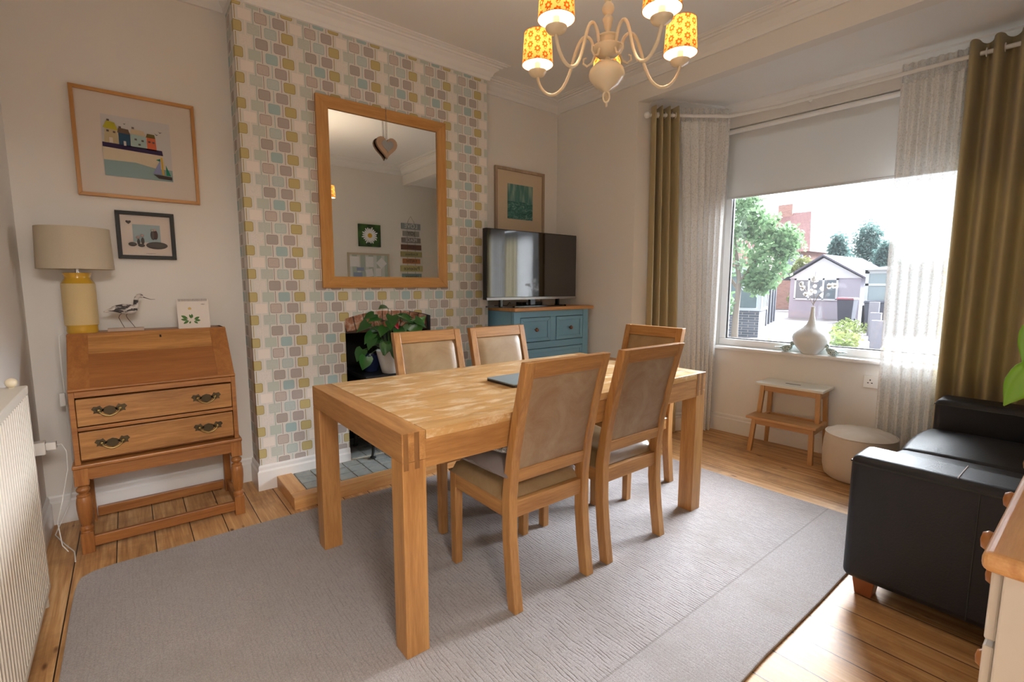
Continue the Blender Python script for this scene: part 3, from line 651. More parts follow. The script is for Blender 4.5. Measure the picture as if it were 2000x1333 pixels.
fo = {'x': m_frameoak, 'z': wood('light_oak_frame_v', (.58, .30, .09), (.42, .19, .045), 'z', rough=.4)}
P1 = frame('framed_picture', 'collage of four coloured houses above a harbour with a sailing boat, in an oak frame', 'picture', -.524, 1.936, .515, .53, .017, .022, fo, YB - .001, plain('mount_card', (.66, .60, .54), .8))
# local picture coords: x -0.145..0.14, z
def pc(mb, pts, layer): return poly(mb, [(a, b) for a, b in pts], -.0115 - layer * .0009)
def R_(x0, z0, x1, z1): return [(x0, z0), (x1, z0), (x1, z1), (x0, z1)]
PX0, PX1, PZ0, PZ1 = -.146, .140, -.155, .147
def U(a, b): return (PX0 + (PX1 - PX0) * a, PZ1 - (PZ1 - PZ0) * b)
def UP(*pts): return [U(a, b) for a, b in pts]
art = MB(); pc(art, UP((0, 1), (1, 1), (1, 0), (0, 0)), 0); sky = art.build('artwork', plain('art_sky', (.56, .55, .55), .8), P1)
def art_part(name, col, polys, layer=1, parent=None):
    q = MB()
    for p in polys: pc(q, p, layer)
    return q.build(name, plain('art_' + name, col, .8), parent or P1)
art_part('sea', (.26, .37, .38), [UP((0, 1), (1, 1), (1, .80), (.75, .79), (.45, .735), (0, .735))])
art_part('cliff', (.62, .54, .40), [UP((0, .74), (.45, .735), (.76, .80), (.90, .80), (.86, .52), (0, .48))], 2)
art_part('quay', (.03, .015, .06), [UP((0, .53), (.87, .565), (.86, .48), (0, .455))], 3)
art_part('cream_house', (.50, .42, .26), [UP((.03, .46), (.235, .46), (.215, .20), (.05, .20))], 3); art_part('yellow_roof', (.45, .40, .03), [UP((.02, .22), (.23, .24), (.19, .12), (.08, .10))], 4)
art_part('blue_house', (.02, .07, .13), [UP((.235, .47), (.40, .48), (.40, .26), (.235, .26))], 3); art_part('brown_roof', (.16, .10, .07), [UP((.22, .27), (.40, .28), (.38, .20), (.24, .19))], 4)
art_part('pale_house', (.36, .50, .50), [UP((.41, .48), (.63, .49), (.63, .26), (.41, .25))], 3); art_part('beige_roof', (.56, .46, .32), [UP((.40, .26), (.63, .275), (.60, .19), (.42, .18))], 4)
art_part('orange_house', (.60, .14, .06), [UP((.64, .49), (.78, .50), (.77, .28), (.64, .28))], 3); art_part('olive_roof', (.16, .12, .03), [UP((.63, .285), (.77, .29), (.76, .225), (.65, .22))], 4)
art_part('doors', (.66, .60, .55), [UP((.10, .455), (.15, .455), (.15, .37), (.10, .37)), UP((.30, .475), (.335, .475), (.335, .40), (.30, .40))], 5)
art_part('windows', (.12, .10, .10), [UP((x, z + .03), (x + .035, z + .03), (x + .035, z), (x, z)) for x, z in ((.07, .25), (.16, .26), (.46, .33), (.56, .34), (.51, .41), (.66, .34), (.72, .345), (.085, .075), (.43, .145), (.245, .165))], 5)
art_part('green_sail', (.01, .22, .13), [UP((.82, .62), (.82, .67), (.755, .65)), UP((.90, .72), (.97, .90), (.90, .90))], 5)
art_part('blue_sail', (.24, .28, .50), [UP((.82, .64), (.82, .89), (.70, .89), (.76, .76))], 5)
art_part('mast', (.60, .38, .03), [UP((.83, .60), (.855, .60), (.865, .90), (.84, .90))], 6)
art_part('boat', (.05, .035, .035), [UP((.70, .90), (.985, .92), (.985, .975), (.78, .965))], 6)
gl = [((.31, .105), (.33, .13), (.35, .10)), ((.76, .19), (.79, .23), (.82, .21)), ((.82, .15), (.845, .185), (.88, .16))]
art_part('gulls', (.12, .13, .14), [UP(a, b, c, (b[0], b[1] - .018)) for a, b, c in gl], 3)

P2 = frame('framed_pebble_picture', 'small black framed pebble picture of a family of stones', 'picture', -.522, 1.484, .252, .248, .019, .024, m_blackm, YB - .001, plain('cream_card', (.66, .58, .52), .8))
q = MB(); poly(q, R_(-.058, -.035, .061, .058), -.0115); q.build('backdrop', plain('pale_blue_card', (.33, .42, .45), .8), P2)
m_peb = plain('grey_pebble', (.10, .09, .085), .8, var=.3); m_pebp = plain('pink_pebble', (.50, .36, .33), .8)
def peb(cx, cz, a, b, m=m_peb, rot=0):
    q = MB(); q.ell((0, 0, 0), (a, .006, b), 14, 8); q.xf(Matrix.Translation((cx, -.016, cz)) @ Matrix.Rotation(rot, 4, 'Y')); q.build('pebble', m, P2, smooth=60)
peb(.042, -.050, .048, .019); peb(-.062, -.047, .018, .011); peb(-.025, -.052, .015, .008); peb(-.036, -.034, .006, .016); peb(-.018, -.028, .007, .018); peb(-.038, -.010, .008, .007, m_pebp); peb(-.019, .0, .008, .007, m_pebp)
peb(.028, .004, .011, .024); peb(.040, .006, .009, .024, plain('brown_pebble', (.10, .06, .055), .8)); peb(.026, .030, .008, .007, plain('light_pebble', (.42, .42, .36), .8)); peb(.036, .032, .008, .007, m_pebp)
q = MB(); q.prism([(-.073 + .012 * math.sin(t) ** 3, .068 + .009 * (math.cos(t) - .35 * math.cos(2 * t) - .15 * math.cos(3 * t))) for t in [2 * PI * i / 18 for i in range(18)]], -.018, -.011, 'y'); q.build('heart_pebble', m_peb, P2)
q = MB(); poly(q, R_(-.008, -.094, .034, -.0925), -.0116); q.build('caption', plain('faint_ink', (.25, .21, .18), .8), P2)

m_lime = wood('limed_wood', (.46, .35, .25), (.34, .24, .16), 'z')
P3 = frame('framed_print', 'tall pale wooden framed print of a green stormy sea behind the television', 'picture', 2.078, 1.80, .545, .80, .024, .022, m_lime, YB - .001, plain('buff_mount', (.62, .50, .36), .8))
def seam_():
    k = N('stormy_sea_print'); v = k.coord(); s = k.n('ShaderNodeSeparateXYZ'); k.l(v, s.inputs[0])
    rays = k.noise(k.mapping(v, (30, 1, 5), rot=(0, -.5, 0)), 1, 3); wav = k.noise(k.mapping(v, (16, 1, 30)), 1.4, 6, .7, 1.6)
    up_ = k.ramp(rays, [(.45, (.06, .20, .18)), (.70, (.34, .44, .38))]); lo = k.ramp(wav, [(.42, (.02, .10, .09)), (.56, (.07, .24, .21)), (.70, (.50, .56, .52))])
    k.set(color=k.mix(k.math('GREATER_THAN', s.outputs[2], .13), lo, up_), rough=.5); return k.m
q = MB(); poly(q, R_(-.139, -.016, .140, .273), -.0115); q.build('print', seam_(), P3)

# dark red edged picture that only shows its edge on the left wall
q = MB(); q.box(-1.018, -1.004, 1.17, 1.475, 1.452, 1.70); tag(q.build('wall_plaque', plain('dark_red_edge', (.12, .012, .03), .5), bevel=.002), 'dark red edged plaque on the left wall above the radiator', 'plaque')

# ------------------------------------------------------------------ mirror and heart
MR = frame('wall_mirror', 'large oak framed mirror hanging on the patterned chimney breast', 'mirror', .774, 1.780, .89, 1.152, .072, .024, fo, YC - .001, None)
k = N('mirror_glass'); k.set(color=(.86, .89, .88), metal=1.0, rough=.0); q = MB(); q.box(-.382, .382, -.014, -.004, -.513, .513); q.build('mirror_glass', k.m, MR)
hh = thing('hanging_heart', 'rustic wooden heart with pewter heart centre hanging on the mirror', 'heart decoration', (.764, 1.735, 2.118))
def heart(s, n=32): return [(s * math.sin(t) ** 3, s * (.8125 * math.cos(t) - .3125 * math.cos(2 * t) - .125 * math.cos(3 * t) - .0625 * math.cos(4 * t)) * 1.05) for t in [2 * PI * i / n for i in range(n)]]
q = MB(); q.prism(heart(.072), -.012, .008, 'y'); q.build('wooden_heart', plain('bleached_wood', (.40, .27, .18), .8, var=.25), hh, bevel=.006, seg=3)
q = MB(); q.prism([(a + .004, b + .004) for a, b in heart(.040)], -.016, -.012, 'y'); q.build('metal_heart', plain('pewter', (.30, .31, .31), .5, .5, bump=(60, .6)), hh, bevel=.002)
q = MB(); q.tube([(-.004, -.002, .045), (-.004, -.006, .165), (0, -.014, .235), (0, .0, .243), (.004, -.006, .165), (.004, -.002, .045)], .0014, 6); q.build('string', plain('twine', (.22, .17, .12), .8), hh)

# things on the near wall, seen in the mirror
dz = thing('daisy_canvas', 'square canvas of a white daisy on green, seen in the mirror', 'picture', (2.012, YN, 1.882), PI)
def green_():
    k = N('blurred_green'); v = k.coord(); k.set(color=k.ramp(k.noise(v, 9, 3), [(.35, (.012, .03, .010)), (.65, (.05, .14, .02))]), rough=.6); return k.m
q = MB(); q.box(-.155, .155, -.025, -.001, -.148, .148); q.build('canvas', green_(), dz)
q = MB()
for i in range(21):
    a = 2 * PI * i / 21 + .1; l = .105 + .012 * math.sin(i * 2.3); u_ = Vector((math.cos(a), math.sin(a))); n_ = Vector((-u_.y, u_.x)); P = []
    for t, wv in ((.18, .004), (.5, .0085), (.85, .010), (1, .005)): P.append(tuple(u_ * l * t + n_ * wv))
    for t, wv in ((1, .005), (.85, .010), (.5, .0085), (.18, .004)): P.append(tuple(u_ * l * t - n_ * wv))
    q.prism(P, -.0262 - .0001 * (i % 3), -.025, 'y')
q.build('petals', plain('petal_white', (.80, .80, .84), .6), dz)
q = MB(); q.prism([(.032 * math.cos(a), .032 * math.sin(a)) for a in [2 * PI * i / 16 for i in range(16)]], -.0275, -.025, 'y'); q.build('flower_centre', plain('daisy_yellow', (.65, .38, .02), .6), dz)
nb_ = thing('notice_board', 'pale framed notice board pinned with cards, seen in the mirror', 'notice board', (1.995, YN, 1.43), PI)
q = MB(); q.box(-.295, .295, -.02, -.001, .19, .216); q.box(-.295, .295, -.02, -.001, -.216, -.19); q.box(-.295, -.27, -.02, -.001, -.19, .19); q.box(.27, .295, -.02, -.001, -.19, .19); q.build('frame', plain('beige_frame', (.50, .43, .32), .6), nb_)
def check_():
    k = N('pale_check_fabric'); v = k.coord(); s = k.n('ShaderNodeSeparateXYZ'); k.l(v, s.inputs[0]); a = k.math('GREATER_THAN', k.math('SINE', k.math('MULTIPLY', s.outputs[0], 55)), .3); k.set(color=k.mix(a, (.42, .50, .46), (.62, .68, .66)), rough=.8); return k.m
q = MB(); q.box(-.27, .27, -.012, -.001, -.19, .19); q.build('board', check_(), nb_)
m_card = plain('white_card', (.80, .80, .82), .6); m_cardb = plain('blue_card', (.26, .33, .50), .6)
for i, (cx, cz, w_, h_, r_, mm) in enumerate([(.20, .10, .13, .135, 0, m_card), (-.005, .10, .11, .14, .0, m_card), (-.175, .085, .11, .11, .75, m_card), (.125, .0, .10, .045, 0, m_cardb), (.0, -.05, .10, .10, .2, m_card), (-.13, -.04, .08, .11, 0, m_card), (.16, -.09, .12, .09, 0, m_cardb)]):
    q = MB(); q.box(-w_ / 2, w_ / 2, -.002, 0, -h_ / 2, h_ / 2); q.xf(Matrix.Translation((cx, -.0125 - .0012 * (i % 3), cz)) @ Matrix.Rotation(r_, 4, 'Y')); q.build('pinned_card', mm, nb_)
q = MB(); q.prism([(.035 * math.cos(a) * (1 + .2 * math.sin(5 * a)), .035 * math.sin(a) * (1 + .2 * math.sin(5 * a))) for a in [2 * PI * i / 24 for i in range(24)]], -.0165, -.0155, 'y'); q.xf(Matrix.Translation((-.175, 0, .085))); q.build('card_motif', m_cardb, nb_)
sg = thing('hanging_word_sign', 'chain of painted wooden word plaques, seen in the mirror', 'hanging sign', (2.632, YN, 1.75), PI)
m_ink = plain('dark_paint', (.03, .025, .02), .6); m_inkw = plain('white_paint', (.75, .75, .75), .6)
words = [('LOVE', 2.05, .30, .082, (.26, .30, .30), m_inkw, .085), ('JOY', 1.947, .255, .07, (.33, .32, .28), m_ink, .07), ('PEACE', 1.853, .30, .07, (.24, .21, .19), m_inkw, .065), ('HOPE', 1.755, .32, .072, (.15, .07, .045), m_ink, .06),
         ('Kindness', 1.655, .335, .075, (.34, .32, .14), m_ink, .055), ('FAITH', 1.558, .275, .07, (.42, .17, .07), m_ink, .06), ('Patience', 1.452, .35, .085, (.50, .46, .20), m_ink, .075), ('Harmony', 1.34, .31, .078, (.20, .30, .30), m_ink, .055)]
for s_, z, w_, h_, c_, mi, sz in words:
    q = MB(); q.box(-w_ / 2, w_ / 2, -.016, -.002, z - 1.75 - h_ / 2, z - 1.75 + h_ / 2); pl = q.build('plaque', plain('plaque_' + s_.lower(), c_, .75, var=.15), sg, bevel=.002)
    text('lettering', s_, sz, mi, pl, (0, -.0165, z - 1.75), (PI / 2, 0, 0))
q = MB(); q.tube([(-.062, -.006, -.42), (-.062, -.017, .30), (-.045, -.012, .37), (0, -.006, .442), (.045, -.012, .37), (.062, -.017, .30), (.062, -.006, -.42)], .0022, 6); q.build('string', plain('jute', (.25, .2, .14), .8), sg)

# ------------------------------------------------------------------ hearth and stove
he = thing('hearth', 'raised hearth of grey slate tiles edged with pine in front of the fireplace', 'hearth', (0, 0, 0))
HX0, HX1, HY = .005, 1.535, 1.362
q = MB(); q.box(HX0, HX1, HY, HY + .075, .0, .072); q.build('front_kerb', m_pine['x'], he, bevel=.004)
for xa in (HX0, HX1 - .085):
    q = MB(); q.box(xa, xa + .085, HY + .0755, YC - .0205, 0, .072); q.build('side_kerb', m_pine['y'], he, bevel=.004)
q = MB(); q.box(HX0 + .0855, HX1 - .0855, HY + .0755, YC - .0205, 0, .064); q.box(AX0 + .002, AX1 - .002, YC - .02, 2.2, 0, .064); q.build('slab', plain('grout', (.60, .54, .44), .9), he)
def slate():
    k = N('grey_slate_tile'); v = k.coord(); oi = k.n('ShaderNodeObjectInfo'); f = k.noise(v, 14, 5, .7); base = k.ramp(f, [(.3, (.20, .225, .21)), (.55, (.31, .33, .315)), (.75, (.40, .37, .30))])
    k.set(color=k.mix(k.math('MULTIPLY', oi.outputs['Random'], .35), base, (.30, .31, .30)), rough=.55); k.bump(f, .4, .003); return k.m
m_slate = slate(); tsz = .098
nx = 14
rows = [(HY + .079 + j * tsz) for j in range(3)]
for j in range(3):
    for i in range(nx):
        xa = HX0 + .088 + i * tsz
        if xa + tsz > HX1 - .086: break
        q = MB(); q.box(xa + .003, xa + tsz - .004, HY + .079 + j * tsz + .003, HY + .079 + (j + 1) * tsz - .004, .064, .0715); q.build('tile', m_slate, he, bevel=.0015)
for j in range(4):
    for i in range(6):
        xa = AX0 + .01 + i * tsz; q = MB(); q.box(xa + .002, xa + tsz - .003, YC + .002 + j * tsz, YC - .003 + (j + 1) * tsz, .064, .0715); q.build('tile', m_slate, he, bevel=.0015)
st = thing('wood_stove', 'black cast iron wood stove standing in the fireplace', 'stove', (.785, 1.86, .0715))
q = MB(); q.box(-.215, .215, -.14, .2, .14, .52); q.build('body', m_iron, st, bevel=.01)
q = MB(); q.box(-.245, .245, -.215, .23, .535, .562); q.box(-.225, .225, -.19, .21, .52, .535); q.build('top_plate', m_iron, st, bevel=.006)
q = MB(); q.box(-.16, .16, -.16, -.14, .2, .48); dd = q.build('door', m_iron, st, bevel=.006); q = MB(); q.box(-.12, .12, -.163, -.160, .25, .44); q.build('door_glass', m_black, dd)
q = MB(); q.ell((.175, -.175, .34), (.012, .018, .012), 10, 6); q.build('door_handle', m_chrome, dd, smooth=60)
for x, y in ((-.18, -.15), (.18, -.15), (-.18, .17), (.18, .17)):
    q = MB(); sx = -1 if x < 0 else 1; q.tube([(x, y, .15), (x + .005 * sx, y - .01, .09), (x + .01 * sx, y - .012, .04), (x + .02 * sx, y - .03, .01)], [.022, .018, .011, .013], 10); q.ell((x + .022 * sx, y - .034, .009), (.02, .026, .0088), 10, 6); q.build('leg', m_iron, st, smooth=60)
q = MB(); q.tube([(0, .12, .562), (0, .12, .9)], .06, 16); q.build('flue_pipe', m_iron, st, smooth=1)

# potted anthurium on the stove
def leafshape(mb, base, tip_dir, upv, L, Wd, droop=.25, n=6):
    d = Vector(tip_dir).normalized(); u_ = Vector(upv); sd = d.cross(u_).normalized(); nn = sd.cross(d).normalized(); b = Vector(base)
    rows_ = []
    for i in range(n + 1):
        t = i / n; w_ = Wd * (math.sin(PI * min(1, (t + .12) / 1.12) ** .62)) if t < 1 else .001; w_ = max(w_, .001)
        c_ = b + d * (L * t) - nn * (droop * L * t * t) ; row = []
        for s_ in (-1, -.5, 0, .5, 1):
            back = -L * .16 * (abs(s_) ** 1.2) * (1 - t) if t < .35 else 0
            row.append(mb.bm.verts.new(c_ + sd * (w_ * s_) + d * back + nn * (abs(s_) * w_ * .22)))
        rows_.append(row)
    for i in range(n):
        for j in range(4): mb.bm.faces.new([rows_[i][j], rows_[i][j + 1], rows_[i + 1][j + 1], rows_[i + 1][j]])
def leafmat(name, a, b, rough=.3):
    k = N(name); v = k.coord(); oi = k.n('ShaderNodeObjectInfo'); f = k.noise(v, 6, 3); col = k.mix(f, a, b); col = k.mix(k.math('MULTIPLY', oi.outputs['Random'], .4), col, tuple(min(1, x * 1.8) for x in b)); k.set(color=col, rough=rough); return k.m
m_leaf = leafmat('dark_glossy_leaf', (.010, .055, .012), (.025, .11, .02))
PT = thing('potted_anthurium', 'anthurium with glossy heart leaves and one red flower in a white pot on the stove', 'potted plant', (.735, 1.70, .634))
q = MB(); q.lathe([(.050, 0), (.056, .003), (.066, .04), (.080, .10), (.092, .150), (.094, .155), (.088, .155), (.082, .14), (.01, .135)], n=36); q.build('pot', m_white, PT, smooth=50)
q = MB(); q.lathe([(.083, .136), (.01, .139)], n=20); q.build('soil', plain('soil', (.03, .02, .012), .95), PT)
rl = random.Random(4)
LV = []
# (azimuth deg, horizontal reach, height of leaf base, leaf length, width, pitch)
for az, reach, hz, L, Wd, pt in [(200, .16, .20, .10, .040, -.6), (232, .12, .24, .10, .042, -.5), (190, .22, .10, .095, .045, -.9), (250, .07, .27, .105, .043, -.3), (215, .20, .17, .09, .036, -.8), (275, .10, .22, .11, .044, -.9), (300, .13, .20, .10, .04, -.7), (320, .11, .27, .11, .042, -.1), (345, .12, .26, .12, .045, -.4), (10, .14, .22, .11, .042, -.6), (170, .16, .25, .10, .04, -.3), (150, .10, .22, .10, .04, -.2), (225, .10, .14, .10, .038, -1.1), (262, .13, .10, .11, .040, -1.2), (290, .08, .15, .10, .038, -1.0), (205, .12, .30, .09, .036, -.1), (330, .17, .19, .10, .038, -.7), (30, .10, .27, .10, .038, .1), (188, .13, .32, .09, .038, -.2), (222, .05, .36, .10, .042, .2), (255, .03, .31, .11, .044, -.5), (285, .12, .31, .10, .04, -.3), (208, .24, .06, .10, .045, -1.2), (196, .19, .27, .09, .036, -.5), (270, .16, .14, .09, .036, -1.2), (315, .18, .28, .10, .038, -.5), (95, .08, .27, .10, .04, .1), (180, .09, .16, .09, .036, -.5), (240, .17, .13, .085, .034, -1.0), (310, .06, .30, .10, .038, .1)]:
    a = math.radians(az); hd = Vector((math.cos(a), math.sin(a) * .6, 0)); b = Vector((0, -.02, .14)) + hd * reach + Vector((0, -.03, hz - .06)); LV.append((a, hd, b, L, Wd, pt))
for a, hd, b, L, Wd, pt in LV:
    L *= .86; Wd *= .95; q = MB(); dirv = Vector((hd.x, hd.y, 0)).normalized() * math.cos(pt) + Vector((0, 0, math.sin(pt))); leafshape(q, b, dirv, (rl.uniform(-.4, .4), -.5, 1), L, Wd); lf = q.build('leaf', m_leaf, PT, smooth=70)
    q = MB(); q.tube([(0, -.01, .135), tuple(Vector((0, -.02, .16)) + hd * .03), tuple(b * .55 + Vector((0, 0, .10))), tuple(b)], [.0025, .0022, .002, .0018], 6); q.build('stalk', plain('leaf_stalk', (.05, .12, .03), .5) if a < 0 else bpy.data.materials.get('leaf_stalk') or plain('leaf_stalk', (.06, .13, .03), .5), lf)
q = MB(); leafshape(q, (.09, -.10, .27), (.6, -.1, .55), (-.4, -1, .4), .16, .058, -.1); q.xf(Matrix.Identity(4)); q.build('leaf', leafmat('mid_green_leaf', (.03, .12, .015), (.05, .17, .03)), PT, smooth=70)
q = MB(); leafshape(q, (.0, -.08, .345), (.35, -.1, -.6), (0, -1, .3), .055, .018, .1); q.build('flower', plain('scarlet_spathe', (.65, .02, .03), .25), PT, smooth=70)
pp = thing('blue_pot', 'dark blue glazed pot behind the white plant pot on the stove', 'pot', (.652, 1.835, .634))
q = MB(); q.lathe([(.045, 0), (.050, .005), (.062, .11), (.064, .115), (.058, .115), (.04, .02), (.002, .02)], n=28); q.build('pot_body', plain('blue_glaze', (.02, .03, .09), .2), pp, smooth=50)

# ------------------------------------------------------------------ blue chest of drawers, television
m_blue = plain('duck_egg_blue_paint', (.21, .44, .62), .45, bump=(90, .05)); m_blued = plain('blue_shadow_gap', (.02, .05, .07), .8)
BC = thing('blue_chest_of_drawers', 'blue painted chest of drawers with pine top in the right alcove', 'chest of drawers', (1.645, 1.505, 0))
q = MB(); q.box(-.004, .870, -.02, .43, 1.022, 1.05); q.build('top', m_pine['x'], BC, bevel=.006)
q = MB(); q.box(.01, .82, .042, .42, .06, 1.02); q.build('carcass', m_blue, BC, bevel=.002)
q = MB(); q.box(.062, .766, .037, .0415, .055, .98); q.build('gap_shade_plate', m_blued, BC)  # dark plate behind the drawers, its colour stands in for shade in the gaps
def rr_(x0, x1, z0, z1, y0, y1, name='face_frame'):
    q = MB(); q.box(x0, x1, y0, y1, z0, z1); q.build(name, m_blue, BC, bevel=.0015)
rr_(.004, .067, 0, 1.021, .002, .03, 'corner_post'); rr_(.760, .824, 0, 1.021, .002, .03, 'corner_post')
rr_(.068, .759, .973, 1.021, .006, .028, 'rail'); rr_(.386, .446, .776, .973, .006, .028, 'muntin')
zz = [.776, .722, .52, .475, .275, .230, .06]
for za, zb in ((.722, .775), (.475, .52), (.23, .275), (.0, .06)): rr_(.068, .759, za, zb, .006, .028, 'rail')
m_knob = plain('copper_glass_knob', (.28, .15, .11), .25, .8)
def drw(x0, x1, z0, z1, knobs):
    g = .0048; q = MB(); q.box(x0 + g, x1 - g, .008, .036, z0 + g, z1 - g); d_ = q.build('drawer', m_blue, BC, bevel=.001)
    q = MB(); b_ = .028; xa, xb, za, zb = x0 + g, x1 - g, z0 + g, z1 - g
    q.prism([(xa, zb), (xb, zb), (xb - b_, zb - b_), (xa + b_, zb - b_)], .001, .008, 'y'); q.prism([(xa, za), (xa + b_, za + b_), (xb - b_, za + b_), (xb, za)], .001, .008, 'y'); q.prism([(xa, za), (xa, zb), (xa + b_, zb - b_), (xa + b_, za + b_)], .001, .008, 'y'); q.prism([(xb, za), (xb - b_, za + b_), (xb - b_, zb - b_), (xb, zb)], .001, .008, 'y')
    q.build('drawer_moulding', m_blue, d_, bevel=.0025)
    for kx in knobs:
        q = MB(); P = [(.006, 0), (.006, .010), (.013, .013), (.017, .022), (.013, .031), (.004, .034)]; q.lathe(P, n=10); q.xf(Matrix.Translation((kx, .008, (z0 + z1) / 2)) @ Matrix.Rotation(PI / 2, 4, 'X')); q.build('knob', m_knob, d_)
drw(.068, .386, .776, .973, [.222]); drw(.446, .759, .776, .973, [.603])
for za, zb in ((.52, .722), (.275, .475), (.06, .23)): drw(.068, .759, za, zb, [.22, .60])
TV = thing('television', 'black flat screen television on a stand on top of the blue chest', 'television', (1.942, 1.61, 1.05))
def scr(): 
    k = N('tv_screen'); k.set(color=(.004, .004, .005), rough=.05, spec=1.0, coat=.6); k.b.inputs['Coat Roughness'].default_value = .04; return k.m
q = MB(); q.box(-.475, .475, 0, .045, .062, .592); q.build('housing', m_blackm, TV, bevel=.004)
q = MB(); q.box(-.469, .469, -.003, .0, .082, .586); q.build('screen', scr(), TV)
q = MB(); q.box(-.472, .472, -.006, .002, .060, .078); q.build('bottom_bezel', plain('brushed_steel', (.38, .37, .36), .35, .9), TV)
q = MB(); q.box(-.27, .30, -.06, -.045, .0, .012); q.hexa([(-.27, -.06, 0), (-.25, -.06, 0), (-.39, .10, 0), (-.41, .10, 0)], [(-.27, -.06, .012), (-.25, -.06, .012), (-.39, .10, .012), (-.41, .10, .012)]); q.hexa([(.28, -.06, 0), (.30, -.06, 0), (.34, .10, 0), (.32, .10, 0)], [(.28, -.06, .012), (.30, -.06, .012), (.34, .10, .012), (.32, .10, .012)])
q.box(-.03, .02, .01, .04, 0, .07); q.box(.26, .28, .0, .03, .0, .07); q.box(-.34, -.32, .0, .03, 0, .07); q.build('stand', m_black, TV)
q = MB(); q.box(-.06, .16, .06, .14, .0, .035); tag(q.build('set_top_box', m_black, bevel=.003), 'small black box under the television', 'set-top box').location = (1.942, 1.63, 1.0505)
for pts_, lb_ in (([(-.2, .14, .004), (-.14, .05, .004), (-.09, .08, .03), (-.06, .1, .02)], 'thin black cable left of the set-top box under the television'), ([(.10, .2, .004), (.20, .04, .004), (.25, .07, .03), (.28, .1, .05)], 'thin black cable right of the set-top box under the television')):
    q = MB(); q.tube(pts_, .003, 6); o = tag(q.build('television_cable', m_blackm, smooth=1), lb_, 'cable'); o.location = (1.942, 1.74, 1.05)

# ------------------------------------------------------------------ radiator + sockets + cables, left wall
m_rad = plain('radiator_cream', (.66, .61, .53), .4)
RD = thing('radiator', 'cream ribbed panel radiator on the left wall', 'radiator', (-1.0, 0, 0))
q = MB(); ys0, ys1 = -.62, 1.06; n = 51; prof = []
for i in range(n):
    y0 = ys0 + .01 + (ys1 - ys0 - .02) * i / n; p_ = (ys1 - ys0 - .02) / n
    prof += [(y0, .062), (y0 + p_ * .3, .062), (y0 + p_ * .45, .070), (y0 + p_ * .85, .070)]
prof += [(ys1 - .01, .062)]
rings = [[(x, y, z) for y, x in prof] for z in (.115, .125, .835, .845)]
rings[0] = [(.056, y, .115) for y, x in prof]; rings[3] = [(.056, y, .845) for y, x in prof]
q.loft(rings, closed=False, cap=False); q.build('panel', m_rad, RD, solid=.002)
q = MB(); q.box(.0, .055, ys0, ys1, .12, .84); q.build('core', m_rad, RD, bevel=.004)
q = MB(); q.box(.0, .072, ys0 - .004, ys1 + .004, .838, .868); q.build('top_grille', m_rad, RD, bevel=.004)
q = MB(); q.box(.0, .070, ys1, ys1 + .004, .10, .85); q.build('end_cover', m_rad, RD, bevel=.002)
q = MB(); q.box(.052, .0715, ys0, ys1, .098, .118); q.build('bottom_rail', m_rad, RD, bevel=.003)
q = MB(); q.ell((.035, ys1 - .02, .885), (.017, .019, .017), 12, 8); q.tube([(.035, ys1 - .02, .868), (.035, ys1 - .02, .88)], .008, 8); q.build('valve_cap', m_cream, RD, smooth=60)
q = MB(); q.tube([(.04, ys1, .30), (.045, ys1 + .045, .30), (.048, ys1 + .05, .27), (.048, ys1 + .05, .0)], .008, 8); q.build('pipe', m_rad, RD, smooth=1)
for z in (.30,):
    q = MB(); q.tube([(.04, ys1 + .005, z), (.04, ys1 + .03, z)], .013, 8); q.build('pipe_nut', m_brass, RD, smooth=1)
def socket(name, label, loc, rz, w_=.086, dbl=False, pins=True):
    t = thing(name, label, 'socket', loc, rz)
    q = MB(); q.box(-w_ / 2, w_ / 2, -.009, 0, -.043, .043); q.build('faceplate', m_white, t, bevel=.002)
    if pins:
        for sx in ((-.036, .036) if dbl else (0,)):
            for a, b, w2, h2 in ((0, .012, .0035, .0045), (-.011, -.008, .0045, .003), (.011, -.008, .0045, .003)):
                q = MB(); q.box(sx + a - w2, sx + a + w2, -.0098, -.009, b - h2, b + h2); q.build('pin_hole', m_blackm, t)
    return t
socket('wall_socket', 'white double socket on the bay wall under the window sill', Vector(bay(-.0005, -.357, .572)), PI / 2 * -1 + BR + 0, .146, True)
socket('bureau_switch', 'white socket plate low on the left wall behind the bureau', (-1.0195, 1.60, .50), PI / 2, .086, False, False)
ad = thing('plug_charger', 'white plug charger with lead in the left wall socket beside the radiator', 'charger', (-1.0095, 1.60, .50))
q = MB(); q.box(.0006, .050, -.026, .026, -.028, .028); q.build('plug_body', m_white, ad, bevel=.004)
q = MB(); q.box(.050, .085, -.02, .02, -.012, .022); q.build('adaptor', m_white, ad, bevel=.004)
q = MB(); q.tube([(.085, 0, .005), (.10, 0, .004), (.115, 0, -.03), (.112, .005, -.12), (.085, .01, -.25), (.06, 0, -.36), (.07, -.03, -.46), (.09, -.05, -.488)], .0022, 6); q.build('lead', m_white, ad, smooth=1)
q = MB(); q.tube([(-.878, 1.80, .992), (-.895, 1.80, .98), (-.898, 1.80, .85), (-.895, 1.82, .5), (-.90, 1.86, .3), (-.93, 1.9, .12), (-.97, 1.88, .03), (-.985, 1.80, .006), (-.94, 1.66, .006), (-.90, 1.55, .005), (-.895, 1.50, .005), (-.89, 1.44, .005)], .0028, 6); tag(q.build('lamp_cable', m_white, smooth=1), 'white lamp cable hanging down beside the bureau to the floor', 'cable')
q = MB(); q.box(-.917, -.895, 1.787, 1.815, .64, .705); tag(q.build('inline_switch', m_white, bevel=.004), 'white in-line switch on the lamp cable beside the bureau', 'switch')

# ------------------------------------------------------------------ stool
SB = thing('step_stool', 'two step birch stool with white painted top under the window', 'step stool', (2.90, .305, 0))
